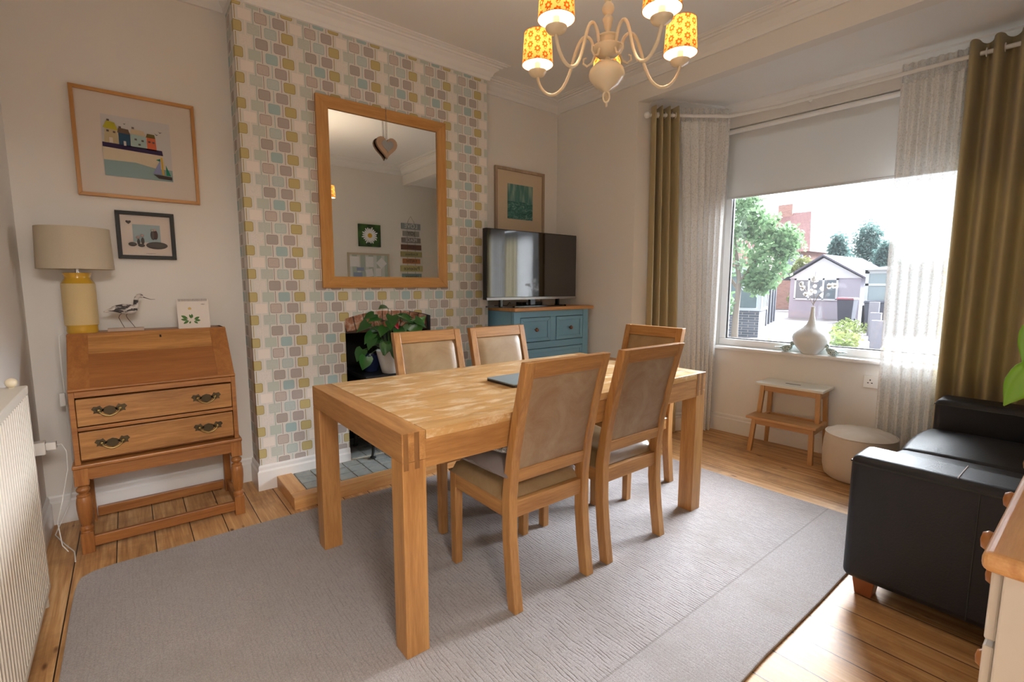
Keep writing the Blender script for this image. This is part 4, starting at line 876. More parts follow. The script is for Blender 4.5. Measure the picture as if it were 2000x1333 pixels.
# local: x away from the room (towards window), y negative along the wall ; slightly turned
SB.rotation_euler = (0, 0, math.radians(3.5))
def barq(P0, P1, w_, d_):
    a, b = Vector(P0), Vector(P1); q = MB(); return q.hexa([(a.x, a.y, a.z), (a.x + d_, a.y, a.z), (a.x + d_, a.y + w_, a.z), (a.x, a.y + w_, a.z)], [(b.x, b.y, b.z), (b.x + d_, b.y, b.z), (b.x + d_, b.y + w_, b.z), (b.x, b.y + w_, b.z)])
mz = m_birch['z']
Ls = -.435
barq((.02, -.03, 0), (.045, -.045, .25), .03, .03).build('leg', mz, SB, bevel=.002); barq((.02, Ls, 0), (.045, Ls + .015, .25), .03, .03).build('leg', mz, SB, bevel=.002)
barq((.35, -.03, 0), (.315, -.05, .485), .03, .03).build('leg', mz, SB, bevel=.002); barq((.35, Ls, 0), (.315, Ls + .02, .485), .03, .03).build('leg', mz, SB, bevel=.002)
barq((.140, -.036, .232), (.158, -.05, .485), .03, .03).build('upright', mz, SB, bevel=.002); barq((.140, Ls + .006, .232), (.158, Ls + .02, .485), .03, .03).build('upright', mz, SB, bevel=.002)
q = MB(); q.box(.0, .175, Ls - .012, .012, .25, .268); q.build('lower_step', m_birch['y'], SB, bevel=.003)
q = MB(); q.box(.115, .368, Ls - .008, .004, .487, .505); 
tpz = q.build('top_step', plain('chalky_white_paint', (.70, .68, .60), .6), SB, bevel=.003)
q = MB(); q.box(.225, .242, (Ls) / 2 - .05, (Ls) / 2 + .05, .5052, .5056); q.build('hand_slot', m_blackm, tpz)
q = MB(); q.box(.047, .062, Ls + .03, -.03, .205, .249); q.build('rail', m_birch['y'], SB, bevel=.001)
q = MB(); q.box(.162, .177, Ls + .035, -.035, .44, .486); q.build('rail', m_birch['y'], SB, bevel=.001)
q = MB(); q.box(.322, .337, Ls + .03, -.03, .20, .245); q.build('rail', m_birch['y'], SB, bevel=.001)
for y in (-.042, Ls + .012):
    q = MB(); q.box(.062, .35, y, y + .02, .205, .249); q.build('side_rail', m_birch['x'], SB, bevel=.001)
    q = MB(); q.box(.177, .335, y + (.0 if y < -.1 else -.006), y + .018, .44, .486); q.build('side_rail', m_birch['x'], SB, bevel=.001)

# pouf
PF = thing('pouf', 'round beige fabric pouf with piped edge beside the black sofa', 'pouf', (2.95, -.39, 0))
q = MB()
prof = [(.05, .002), (.165, .003), (.186, .02), (.196, .07), (.200, .15), (.197, .23), (.190, .275), (.184, .288)]
q.lathe(prof, n=40); q.build('side_panel', m_pouf, PF, smooth=60)
q = MB(); q.loft([[(r * math.cos(2 * PI * j / 40), r * math.sin(2 * PI * j / 40), z + .004 * math.sin(j * 1.7) * (r > .1)) for j in range(40)] for r, z in ((.184, .289), (.160, .305), (.12, .315), (.06, .320), (.01, .322))]); q.build('top_panel', m_pouf, PF, smooth=60)
q = MB(); q.tube([(.188 * math.cos(a), .188 * math.sin(a), .288) for a in [2 * PI * j / 40 for j in range(40)]], .005, 8, cyc=True); q.build('piping', plain('pouf_piping', (.60, .52, .43), .8), PF, smooth=60)

# ------------------------------------------------------------------ sofa
SF = thing('leather_sofa', 'black leather two seater sofa with square arms and wooden feet', 'sofa', (1.535, -.735, 0))
# local: x 0..1.55, y 0 (front) .. -0.85 (back)
def sbox(x0, x1, y0, y1, z0, z1, r, name, puff=0, seg=4):
    q = MB(); q.box(x0, x1, y0, y1, z0, z1)
    if puff:
        bmesh.ops.subdivide_edges(q.bm, edges=q.bm.edges, cuts=5, use_grid_fill=True)
        cx, cy, hx, hy = (x0 + x1) / 2, (y0 + y1) / 2, (x1 - x0) / 2, (y1 - y0) / 2
        for v in q.bm.verts:
            if v.co.z > (z0 + z1) / 2: v.co.z += puff * (1 - abs((v.co.x - cx) / hx) ** 2.2) * (1 - abs((v.co.y - cy) / hy) ** 2.2)
            if v.co.y > y1 - .001: v.co.y += .02 * (1 - abs((v.co.x - cx) / hx) ** 2)
    return q.build(name, m_bleather, SF, bevel=r, seg=seg, smooth=45)
SWd = 1.56
a1 = sbox(0, .195, -.85, 0, .075, .575, .028, 'arm'); a2 = sbox(SWd - .21, SWd, -.85, 0, .075, .595, .03, 'arm')
sbox(.196, SWd - .211, -.80, -.05, .09, .27, .015, 'base')
sbox(.2, SWd / 2 - .004, -.64, .01, .272, .43, .045, 'seat_cushion', .035); sbox(SWd / 2 + .004, SWd - .215, -.64, .01, .272, .43, .045, 'seat_cushion', .035)
sbox(.2, SWd - .215, -.85, -.645, .272, .80, .05, 'back_cushion')
m_seam = plain('seam_thread', (.03, .03, .03), .6); m_pipe = plain('pale_stitching', (.5, .42, .40), .5)
for a, xo in ((a1, 0), (a2, SWd - .21)):
    zt = .575 if a is a1 else .595; xo2 = xo + (.195 if a is a1 else .21)
    q = MB()
    for xx in (xo - .0005, xo2 + .0005): q.tube([(xx, -.83, zt - .03), (xx, -.012, zt - .03), ], .0035, 6)
    q.tube([(xo + .02, .0005, zt - .03), (xo2 - .02, .0005, zt - .03)], .0035, 6); q.build('piping', m_seam, a)
q = MB(); q.tube([(-.0005, -.37, .09), (-.0005, -.37, .55)], .0018, 6); q.build('seam', m_seam, a1)
q = MB(); q.tube([(.01, -.31, .5758), (.185, -.31, .5758)], .0022, 6); q.build('seam', m_pipe, a1)
m_foot = plain('cherry_foot', (.28, .085, .03), .35)
for x, y in ((.03, -.03), (SWd - .11, -.03), (.03, -.75), (SWd - .11, -.75)):
    q = MB(); q.hexa([(x + .012, y - .065, 0), (x + .08, y - .065, 0), (x + .08, y - .01, 0), (x + .012, y - .01, 0)], [(x, y - .075, .074), (x + .085, y - .075, .074), (x + .085, y, .074), (x, y, .074)]); q.build('foot', m_foot, SF, bevel=.003)

# ------------------------------------------------------------------ white chest near the camera
WC = thing('white_chest_of_drawers', 'white chest of drawers with varnished pine top beside the camera', 'chest of drawers', (.305, YN + .022, 0))
m_wpaint = plain('cream_white_paint', (.62, .57, .50), .5)
q = MB(); q.box(0, 1.12, -.0, .335, .82, .85); q.build('top', m_pine['x'], WC, bevel=.011, seg=4)
q = MB(); q.box(.02, 1.10, .0, .312, .03, .8195); q.build('carcass', m_wpaint, WC, bevel=.003)
q = MB(); q.box(.02, 1.10, .296, .322, 0, .07); q.build('plinth', m_wpaint, WC, bevel=.003)
m_pknob = plain('orange_pine_knob', (.42, .17, .05), .3)
for i, (za, zb) in enumerate(((.70, .815), (.585, .69), (.33, .575), (.09, .32))):
    for xa, xb in (((.04, .38), (.39, .73), (.74, 1.08)) if i == 0 else ((.04, .555), (.565, 1.08))):
        q = MB(); q.box(xa, xb, .313, .326, za, zb); d_ = q.build('drawer', m_wpaint, WC, bevel=.003)
        ks = ((xa + xb) / 2 + (.075 if xa < .1 else 0),) if i == 0 else ((xb - .14,) if xa < .1 else (xa + .13, xb - .13))
        for kx in ks:
            q = MB(); q.lathe([(.008, 0), (.008, .014), (.017, .022), (.019, .030), (.014, .038), (.003, .040)], n=16); q.xf(Matrix.Translation((kx, .326, (za + zb) / 2)) @ Matrix.Rotation(-PI / 2, 4, 'X')); q.build('knob', m_pknob, d_, smooth=60)
# orchid on it
OR = thing('potted_orchid', 'orchid with broad bright green leaves on the white chest', 'potted plant', (1.02, -1.36, .85))
q = MB(); q.lathe([(.045, 0), (.05, .003), (.062, .12), (.064, .125), (.058, .125), (.01, .11)], n=28); q.build('pot', m_white, OR, smooth=50)
m_orl = leafmat('bright_orchid_leaf', (.10, .26, .01), (.16, .34, .02), .35)
for b_, d_, u_, L, Wd, dr_ in [((-.17, .129, .199), (0, .034, -.080), (-1, -.1, .1), .088, .028, .0), ((-.17, .141, .285), (0, .002, -.06), (-1, .1, 0), .07, .013, .0), ((-.17, .130, .205), (0, .03, .01), (-1, 0, .1), .02, .008, .0), ((0, .0, .12), (-.2, .6, .5), (0, -.3, 1), .12, .02, .1), ((0, 0, .12), (.9, -.3, .5), (0, 0, 1), .20, .03, .4), ((0, 0, .12), (.2, 1, .5), (0, 0, 1), .17, .03, .5), ((0, 0, .12), (-.4, .2, 1.4), (.6, 0, .6), .18, .028, .15)]:
    q = MB(); leafshape(q, b_, d_, u_, L, Wd, dr_, 8); q.build('leaf', m_orl, OR, smooth=70, solid=.002)
q = MB(); q.tube([(-.01, .01, .12), (-.08, .08, .17), (-.168, .130, .199)], .003, 6); q.build('leaf_stalk', plain('orchid_stalk', (.12, .2, .04), .5), OR, smooth=1)
q = MB(); q.tube([(-.01, .01, .12), (-.09, .10, .26), (-.168, .141, .285)], .0025, 6); q.build('leaf_stalk', plain('orchid_stalk', (.12, .2, .04), .5), OR, smooth=1)
q = MB(); q.tube([(0, 0, .12), (.02, .01, .3), (.06, .0, .45)], .003, 6); q.build('flower_stem', plain('orchid_stem', (.12, .2, .04), .5), OR, smooth=1)

# ------------------------------------------------------------------ window sill ornaments
def on_sill(y, off=0): return Vector(bay(-.012 + off, y, WB))
VS = thing('sill_vase', 'pearly white bulb vase with long neck on the window sill', 'vase', on_sill(.058, .01))
m_pearl = plain('pearl_lustre', (.74, .75, .73), .18, .0, coat=.6)
q = MB(); q.lathe([(.050, 0), (.056, .003), (.082, .035), (.108, .070), (.118, .100), (.120, .120), (.112, .145), (.090, .170), (.060, .192), (.035, .215), (.022, .245), (.015, .285), (.012, .335), (.014, .345), (.010, .345), (.006, .32)], n=40)
q.build('vase_body', m_pearl, VS, smooth=60)
m_twig = plain('twig', (.40, .32, .24), .7); m_blos = voile_mat('white_blossom', .0)
rb_ = random.Random(3)
for br in ([(0, 0, .30), (.0, -.002, .40), (.0, .004, .50), (0, .0, .60)], [(0, 0, .36), (0, -.03, .43), (.0, -.085, .485), (0, -.14, .51)], [(0, 0, .36), (0, .03, .42), (.0, .06, .47), (0, .10, .51)]):
    q = MB(); q.tube(br, [.0022, .0018, .0014, .0008], 6); tw = q.build('twig', m_twig, VS)
    q = MB()
    for i in range(9):
        s_ = rb_.uniform(.35, 1) * (len(br) - 1); i0 = min(int(s_), len(br) - 2); p_ = Vector(br[i0]).lerp(Vector(br[i0 + 1]), s_ - i0) + Vector((rb_.uniform(-.012, .012), rb_.uniform(-.018, .018), rb_.uniform(-.015, .015)))
        for j in range(5):
            a = 2 * PI * j / 5; q.ell(tuple(p_ + Vector((.0, .008 * math.cos(a), .008 * math.sin(a)))), (.003, .007, .007), 6, 4)
    q.build('blossom', m_blos, tw)
def mosaic():
    k = N('verdigris_mosaic'); v = k.coord(); vo = k.n('ShaderNodeTexVoronoi', feature='DISTANCE_TO_EDGE'); k.l(v, vo.inputs['Vector']); vo.inputs['Scale'].default_value = 90
    k.set(color=k.ramp(vo.outputs['Distance'], [(.05, (.70, .76, .72)), (.16, (.12, .24, .24))]), rough=.35); return k.m
m_mos = mosaic()
def bird(label, y, face):
    t = thing('bird_ornament', label, 'ornament', on_sill(y), BR + (0 if face > 0 else PI))
    # local +y is towards the head
    q = MB(); secs = [(-.034, .026, .010), (-.026, .026, .022), (-.010, .028, .029), (.010, .030, .030), (.026, .034, .025), (.036, .042, .018), (.041, .050, .014)]
    q.loft([[(r * math.cos(a), y_, max(.001, z + r * .93 * math.sin(a))) for a in [2 * PI * j / 16 for j in range(16)]] for y_, z, r in secs]); q.build('body', m_mos, t, smooth=60)
    q = MB(); q.ell((0, .040, .068), (.017, .019, .017), 14, 8); hd = q.build('head', m_mos, t, smooth=60)
    q = MB(); q.tube([(0, .056, .068), (0, .070, .065)], [.005, .001], 8); q.build('beak', plain('dark_beak', (.05, .06, .06), .5), hd)
    q = MB(); q.hexa([(-.010, -.085, .030), (.010, -.085, .030), (.012, -.028, .024), (-.012, -.028, .024)], [(-.009, -.085, .034), (.009, -.085, .034), (.010, -.028, .036), (-.010, -.028, .036)]); q.build('tail', m_mos, t, bevel=.002)
    return t
bird('mosaic bird ornament left of the vase on the sill', .213, -1); bird('mosaic bird ornament right of the vase on the sill', -.090, 1)
# night-scented white flowers just outside (on outer sill)
# ------------------------------------------------------------------ curtain poles, curtains
PZ_ = 2.50
PP = [(2.56, 1.005), (2.80, .83), (3.055, .64), (3.125, .30), (3.150, -.40), (3.185, -1.52)]
CP = thing('curtain_pole', 'white curtain pole with round finial following the bay', 'curtain pole', (0, 0, 0))
q = MB(); q.tube([(x, y, PZ_) for x, y in PP], .0125, 12); q.build('pole', m_white, CP, smooth=1)
q = MB(); q.ell((PP[0][0] - .018, PP[0][1] + .013, PZ_), (.026, .026, .026), 14, 9); q.build('finial', m_white, CP, smooth=60)
for bx, by in ((2.60, .975), (3.145, .12), (3.17, -1.1)):
    q = MB(); q.tube([(bx, by, PZ_), (bx + .12, by + .05, PZ_ + .02)], .007, 8); q.ell((bx, by, PZ_), (.018, .018, .022), 10, 6); q.build('bracket', m_white, CP, smooth=60)
VP_ = [(3.10, .66), (3.215, .42), (3.275, -.20), (3.29, -.75)]
def curve_pts(P, n):
    L = [0]
    for a, b in zip(P, P[1:]): L.append(L[-1] + math.hypot(b[0] - a[0], b[1] - a[1]))
    out = []
    for i in range(n + 1):
        s_ = L[-1] * i / n; j = max(0, min(len(P) - 2, sum(1 for l in L[1:-1] if s_ > l))); t = (s_ - L[j]) / max(1e-6, L[j + 1] - L[j])
        x = P[j][0] + (P[j + 1][0] - P[j][0]) * t; y = P[j][1] + (P[j + 1][1] - P[j][1]) * t; d = Vector((P[j + 1][0] - P[j][0], P[j + 1][1] - P[j][1])).normalized()
        out.append((x, y, d))
    return out
def drape(top, bot, folds, z1, z0, amp_t, amp_b, seed=0, nu=160, nv=24, sharp=1.0, flop=0, pw=1.0):
    r_ = random.Random(seed); T = curve_pts(top, nu); B = curve_pts(bot, nu); ph = [r_.uniform(-.25, .25) for _ in range(int(folds) + 3)]; am = [r_.uniform(.75, 1.2) for _ in range(int(folds) + 3)]
    def f(u, v):
        i = round(u * nu); tx, ty, td = T[i]; bx, by, bd = B[i]; z = z1 + (z0 - z1) * v
        s_ = (1 - (1 - u) ** pw) * folds; k_ = int(s_); w_ = math.sin(2 * PI * (s_ + ph[k_] * (s_ - k_) * (1 - (s_ - k_)) * 2)); w_ = math.copysign(abs(w_) ** sharp, w_)
        n = Vector((td.y, -td.x)); vv = v ** .8; a = (amp_t * (1 - vv) + amp_b * vv) * (am[k_] * (1 - (s_ - k_)) + am[k_ + 1] * (s_ - k_))
        x = tx + (bx - tx) * vv; y = ty + (by - ty) * vv; sh = flop * math.sin(2 * PI * s_ * 2) * .5
        return (x + n.x * a * w_ + td.x * sh, y + n.y * a * w_ + td.y * sh, z)
    q = MB(); q.grid(f, nu, nv); return q
GC = thing('gold_curtain', 'gold eyelet curtain gathered at the left end of the pole', 'curtain', (0, 0, 0), 0, 'gold curtains')
drape([(2.565, 1.0), (2.735, .875)], [(2.60, 1.0), (2.90, .90)], 3.6, 2.555, .012, .048, .055, 1, sharp=.8).build('curtain_fabric', m_gold, GC, smooth=80, solid=.002)
GC2 = thing('gold_curtain', 'gold eyelet curtain at the right end of the window behind the sofa', 'curtain', (0, 0, 0), 0, 'gold curtains')
drape([(3.155, -.68), (3.185, -1.47)], [(3.165, -.69), (3.19, -1.47)], 5.6, 2.565, .012, .055, .062, 5, sharp=.6, pw=1.5, nu=220).build('curtain_fabric', m_gold, GC2, smooth=80, solid=.002)
def eyelets(parent, P, folds):
    for (x, y, d) in curve_pts(P, int(folds * 2) + 1)[1:-1]:
        q = MB(); n = d; s_ = Vector((-d.y, d.x)); q.tube([(x + s_.x * .022 * math.cos(a), y + s_.y * .022 * math.cos(a), PZ_ + .022 * math.sin(a)) for a in [2 * PI * j / 14 for j in range(14)]], .003, 6, cyc=True); q.build('eyelet', m_white, parent, smooth=60)
eyelets(GC2, [(3.155, -.68), (3.185, -1.47)], 5)
eyelets(GC, [(2.565, 1.0), (2.735, .875)], 3.5)
VC = thing('voile_curtain', 'speckled white voile gathered beside the left gold curtain', 'curtain', (0, 0, 0), 0, 'white voile curtains')
drape([(2.775, .89), (3.105, .665)], [(2.965, .86), (3.165, .735)], 7, 2.47, .012, .016, .032, 2, sharp=1.0).build('curtain_fabric', m_voile, VC, smooth=80)
drape([(2.755, .905), (3.105, .665)], [(2.755, .905), (3.105, .665)], 9, 2.57, 2.465, .014, .018, 3, nu=120, nv=6, flop=.01).build('heading', m_voileh, VC, smooth=80)
VC2 = thing('voile_curtain', 'speckled white voile hanging at the right of the window', 'curtain', (0, 0, 0), 0, 'white voile curtains')
drape([(3.17, -.375), (3.19, -.70)], [(3.185, -.40), (3.19, -.70)], 6, 2.45, .012, .018, .030, 4, sharp=1.0).build('curtain_fabric', m_voile, VC2, smooth=80)
drape([(3.17, -.375), (3.19, -.70)], [(3.17, -.375), (3.19, -.70)], 8, 2.56, 2.445, .016, .018, 6, nu=120, nv=6, flop=.01).build('heading', m_voileh, VC2, smooth=80)

# ------------------------------------------------------------------ chandelier
CHX, CHY = .903, 0.0
CH = thing('chandelier', 'cream five arm chandelier with orange flower patterned shades, lit', 'chandelier', (.750, -.1333, .1229)); CH.scale = (.9, .9, .9)
q = MB(); q.lathe([(.004, 1.982), (.012, 1.984), (.018, 1.990), (.045, 2.005), (.066, 2.030), (.070, 2.045), (.066, 2.062), (.045, 2.083), (.018, 2.092), (.010, 2.100), (.010, 2.108), (.035, 2.112), (.054, 2.128), (.060, 2.142), (.058, 2.147), (.040, 2.150), (.036, 2.154), (.036, 2.176), (.042, 2.180), (.042, 2.184), (.012, 2.190), (.006, 2.200)], n=36); q.build('body', m_cream, CH, smooth=40)
q = MB(); q.lathe([(.008, 2.195), (.009, 2.205), (.013, 2.215), (.016, 2.232), (.020, 2.245), (.020, 2.25), (.011, 2.262), (.020, 2.272), (.024, 2.285), (.020, 2.298), (.010, 2.308), (.016, 2.318), (.020, 2.345), (.014, 2.375), (.009, 2.39), (.012, 2.41), (.008, 2.42), (.005, 2.425), (.005, 2.98), (.045, 2.985), (.05, 3.0), (.05, 3.0184)], n=24); q.build('stem', m_cream, CH, smooth=40)
q = MB(); q.tube([(-.62 * .012 * math.cos(a), .78 * .012 * math.cos(a), 1.963 + .021 * math.sin(a)) for a in [2 * PI * j / 20 for j in range(20)]], .0038, 8, cyc=True); q.build('ring', m_cream, CH, smooth=60)
def flower_shade():
    k = N('orange_flower_shade'); v = k.coord(); s = k.n('ShaderNodeSeparateXYZ'); k.l(v, s.inputs[0])
    u = k.math('MULTIPLY', k.math('ARCTAN2', s.outputs[1], s.outputs[0]), .0636); z = s.outputs[2]      # 0.4 m circumference
    PU, PV = .0333, .040; ci = k.math('FLOOR', k.math('DIVIDE', u, PU)); odd = k.math('MODULO', k.math('ADD', ci, 20.0), 2.0)
    du = k.math('SUBTRACT', k.math('SUBTRACT', u, k.math('MULTIPLY', ci, PU)), PU / 2)
    vv = k.math('ADD', z, k.math('MULTIPLY', odd, PV / 2)); dv = k.math('SUBTRACT', k.math('MODULO', k.math('ADD', vv, PV * 20), PV), PV / 2)
    r = k.math('SQRT', k.math('ADD', k.math('MULTIPLY', du, du), k.math('MULTIPLY', dv, dv))); th = k.math('ARCTAN2', dv, du)
    pet = k.math('MULTIPLY', k.math('ADD', 1.0, k.math('MULTIPLY', k.math('COSINE', k.math('MULTIPLY', th, 7.0)), .16)), .0124)
    fl_ = k.math('MULTIPLY', k.math('LESS_THAN', r, pet), k.math('GREATER_THAN', r, .0050))
    # chevron leaves between flowers
    dl = k.math('ABSOLUTE', k.math('SUBTRACT', k.math('ABSOLUTE', dv), PV / 2)); 
    dw = k.math('SUBTRACT', PV / 2, k.math('ABSOLUTE', dv)); chev = k.math('LESS_THAN', k.math('ABSOLUTE', k.math('SUBTRACT', k.math('ABSOLUTE', du), k.math('MULTIPLY', k.math('ADD', dv, PV / 2), 1.0))), .0014)
    chev = k.math('MULTIPLY', chev, k.math('LESS_THAN', k.math('ABSOLUTE', du), .007)); pat = k.math('MAXIMUM', fl_, chev)
    col = k.mix(pat, (.80, .56, .20), (.42, .10, .008)); k.set(color=col, rough=.8, spec=.1); t = k.n('ShaderNodeBsdfTranslucent'); k.l(col, t.inputs[0])
    x = k.n('ShaderNodeMixShader'); x.inputs[0].default_value = .40; k.l(k.b.outputs[0], x.inputs[1]); k.l(t.outputs[0], x.inputs[2]); k.l(x.outputs[0], k.out.inputs[0]); return k.m
def lining_():
    k = N('white_shade_lining'); k.set(color=(.85, .80, .70), rough=.9, spec=.1); t = k.n('ShaderNodeBsdfTranslucent'); t.inputs[0].default_value = (.9, .82, .66, 1)
    x = k.n('ShaderNodeMixShader'); x.inputs[0].default_value = .40; k.l(k.b.outputs[0], x.inputs[1]); k.l(t.outputs[0], x.inputs[2]); k.l(x.outputs[0], k.out.inputs[0]); return k.m
m_lining = lining_()
m_fsh = flower_shade(); m_bulb = emis('glowing_bulb', (1, .82, .55), 9); m_edge = plain('orange_binding', (.55, .20, .05), .7)
az0 = math.atan2(1.334, 1.533)
for i in range(5):
    a = az0 + 2 * PI * i / 5; ca, sa = math.cos(a), math.sin(a); R3 = lambda r, z: (r * ca, r * sa, z)
    prof = [(.040, 2.150), (.050, 2.142), (.058, 2.158), (.066, 2.185), (.085, 2.203), (.104, 2.200), (.120, 2.180), (.138, 2.135), (.158, 2.075), (.185, 2.030), (.220, 2.010), (.255, 2.018), (.282, 2.045), (.296, 2.075), (.300, 2.095)]
    ps = []
    for j in range(len(prof) - 1):
        for t in (0, .5): 
            p_ = [Vector((*prof[max(0, min(len(prof) - 1, j + o))], 0)) for o in (-1, 0, 1, 2)]
            v = .5 * ((2 * p_[1]) + (p_[2] - p_[0]) * t + (2 * p_[0] - 5 * p_[1] + 4 * p_[2] - p_[3]) * t * t + (-p_[0] + 3 * p_[1] - 3 * p_[2] + p_[3]) * t ** 3); ps.append(R3(v.x, v.y))
    ps.append(R3(*prof[-1])); q = MB(); q.tube(ps, .0062, 10); arm = q.build('arm', m_cream, CH, smooth=60)
    q = MB(); q.tube([R3(.05, 2.125), R3(.062, 2.10), R3(.082, 2.092), R3(.098, 2.105), R3(.096, 2.122), R3(.086, 2.124)], [.005, .005, .0045, .004, .0035, .003], 8); q.build('scroll', m_cream, arm, smooth=60)
    q = MB(); q.lathe([(.007, 2.092), (.014, 2.094), (.030, 2.101), (.037, 2.111), (.038, 2.116), (.034, 2.117), (.012, 2.114), (.012, 2.150), (.009, 2.152)], R3(.300, 0), n=24); q.build('drip_cup', m_cream, arm, smooth=40)
    sh = bpy.data.objects.new('lamp_shade', None)
    q = MB(); q.lathe([(.064, 0), (.0645, 0), (.056, .125), (.0555, .125)], n=48, cap=False); so = q.build('lamp_shade', m_fsh, CH, smooth=50); so.location = (.300 * ca, .300 * sa, 2.140); so.rotation_euler = (0, 0, i * 1.1)
    bpy.data.objects.remove(sh)
    q = MB(); q.lathe([(.0632, .0005), (.0548, .1245)], n=48, cap=False); q.build('lining', m_lining, so, smooth=50)
    q = MB(); q.tube([(.0647 * math.cos(t), .0647 * math.sin(t), .001) for t in [2 * PI * j / 40 for j in range(40)]], .0012, 5, cyc=True); q.tube([(.056 * math.cos(t), .056 * math.sin(t), .1245) for t in [2 * PI * j / 40 for j in range(40)]], .0012, 5, cyc=True); q.build('binding', m_edge, so)
    q = MB(); q.ell((.300 * ca, .300 * sa, 2.180), (.022, .022, .032), 16, 10); q.build('bulb', m_bulb, arm, smooth=60)
    L_ = bpy.data.lights.new('bulb_light', 'POINT'); L_.energy = 3.8; L_.color = (1, .80, .58); L_.shadow_soft_size = .03; lo = bpy.data.objects.new('bulb_light', L_); COL.objects.link(lo); lo.parent = CH; lo.location = (.300 * ca, .300 * sa, 2.225)

# ------------------------------------------------------------------ outside the window
G0 = -.35
def noisec(name, a, b, sc=3, rough=.9):
    k = N(name); v = k.coord(); k.set(color=k.mix(k.noise(v, sc, 5, .7), a, b), rough=rough); return k.m
q = MB(); q.box(3.7, 90, -30, 50, G0 - .1, G0); struct(q, 'ground_driveway', noisec('paved_drive', (.11, .098, .10), (.16, .145, .15), 1.2))
def brickwork(name, a, b, mort=(.25, .23, .21), sx=1):
    k = N(name); v = k.coord(); s = k.n('ShaderNodeSeparateXYZ'); k.l(v, s.inputs[0]); cmb = k.n('ShaderNodeCombineXYZ'); k.l(k.math('ADD', s.outputs[0], s.outputs[1]), cmb.inputs[0]); k.l(s.outputs[2], cmb.inputs[1])
    t = k.n('ShaderNodeTexBrick'); k.l(cmb.outputs[0], t.inputs['Vector']); t.inputs['Scale'].default_value = 4.4; t.inputs['Color1'].default_value = c4(a); t.inputs['Color2'].default_value = c4(b); t.inputs['Mortar'].default_value = c4(mort); t.inputs['Mortar Size'].default_value = .03
    t.inputs['Brick Width'].default_value = 1.0; t.inputs['Row Height'].default_value = .33; k.set(color=t.outputs[0], rough=.9); return k.m
m_redb = brickwork('red_brick', (.26, .115, .09), (.33, .16, .125)); m_blub = brickwork('blue_brick', (.06, .07, .095), (.09, .10, .13)); m_roof = brickwork('red_roof_tiles', (.20, .095, .09), (.24, .125, .12), (.12, .06, .055))
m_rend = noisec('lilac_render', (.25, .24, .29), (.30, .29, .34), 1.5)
GG = thing('garage', 'pale rendered garage with white gable at the end of the drive', 'garage', (24.7, 0, G0))
q = MB(); q.box(0, 5, 5.85, 8.75, 0, 1.88); q.build('wall', m_rend, GG)
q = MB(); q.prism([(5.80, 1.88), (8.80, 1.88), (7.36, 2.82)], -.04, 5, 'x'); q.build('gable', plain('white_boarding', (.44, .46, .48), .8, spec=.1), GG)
q = MB(); q.hexa([(-.2, 5.55, 1.80), (5.2, 5.55, 1.80), (5.2, 7.36, 2.90), (-.2, 7.36, 2.90)], [(-.2, 5.55, 1.87), (5.2, 5.55, 1.87), (5.2, 7.36, 2.98), (-.2, 7.36, 2.98)]); q.hexa([(-.2, 7.36, 2.90), (5.2, 7.36, 2.90), (5.2, 9.05, 1.80), (-.2, 9.05, 1.80)], [(-.2, 7.36, 2.98), (5.2, 7.36, 2.98), (5.2, 9.05, 1.87), (-.2, 9.05, 1.87)]); q.build('roof', plain('slate_roof', (.10, .095, .12), .95, spec=.05), GG)
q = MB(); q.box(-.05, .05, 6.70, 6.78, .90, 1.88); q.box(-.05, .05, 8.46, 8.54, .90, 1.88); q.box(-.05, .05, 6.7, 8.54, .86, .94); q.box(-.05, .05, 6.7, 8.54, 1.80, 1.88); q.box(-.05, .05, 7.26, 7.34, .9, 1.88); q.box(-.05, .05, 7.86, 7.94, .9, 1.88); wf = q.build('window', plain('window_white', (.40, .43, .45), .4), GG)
q = MB(); q.box(-.03, .02, 6.75, 8.5, .92, 1.84); q.build('pane', plain('dark_pane', (.10, .13, .15), .08), wf)
def wheelie(label, x, y, rz, tall=1.0, red=False):
    t = thing('wheelie_bin', label, 'bin', (x, y, G0), rz, None); m_b = plain('bin_plastic', (.03, .034, .055), .5)
    q = MB(); q.hexa([(-.24, -.24, .06), (.24, -.24, .06), (.24, .24, .06), (-.24, .24, .06)], [(-.3, -.3, .98), (.3, -.3, .98), (.3, .3, .98), (-.3, .3, .98)]); q.build('bin_body', m_b, t, bevel=.02)
    q = MB(); q.hexa([(-.34, -.33, .98), (.32, -.33, .98), (.32, .33, .98), (-.34, .33, .98)], [(-.30, -.29, 1.06), (.28, -.29, 1.06), (.28, .29, 1.06), (-.30, .29, 1.06)]); q.build('bin_lid', plain('bin_lid_red', (.30, .06, .09), .5) if red else m_b, t, bevel=.02)
    for s_ in (-1, 1):
        q = MB(); q.tube([(.2, s_ * .24, .1), (.2, s_ * .29, .1)], .1, 14); q.build('wheel', m_blackm, t)
wheelie('grey bin with red lid at the corner of the garage', 22.9, 5.75, 0, red=True); wheelie('dark grey bin in front of the glazed porch', 19.25, 3.80, .1)
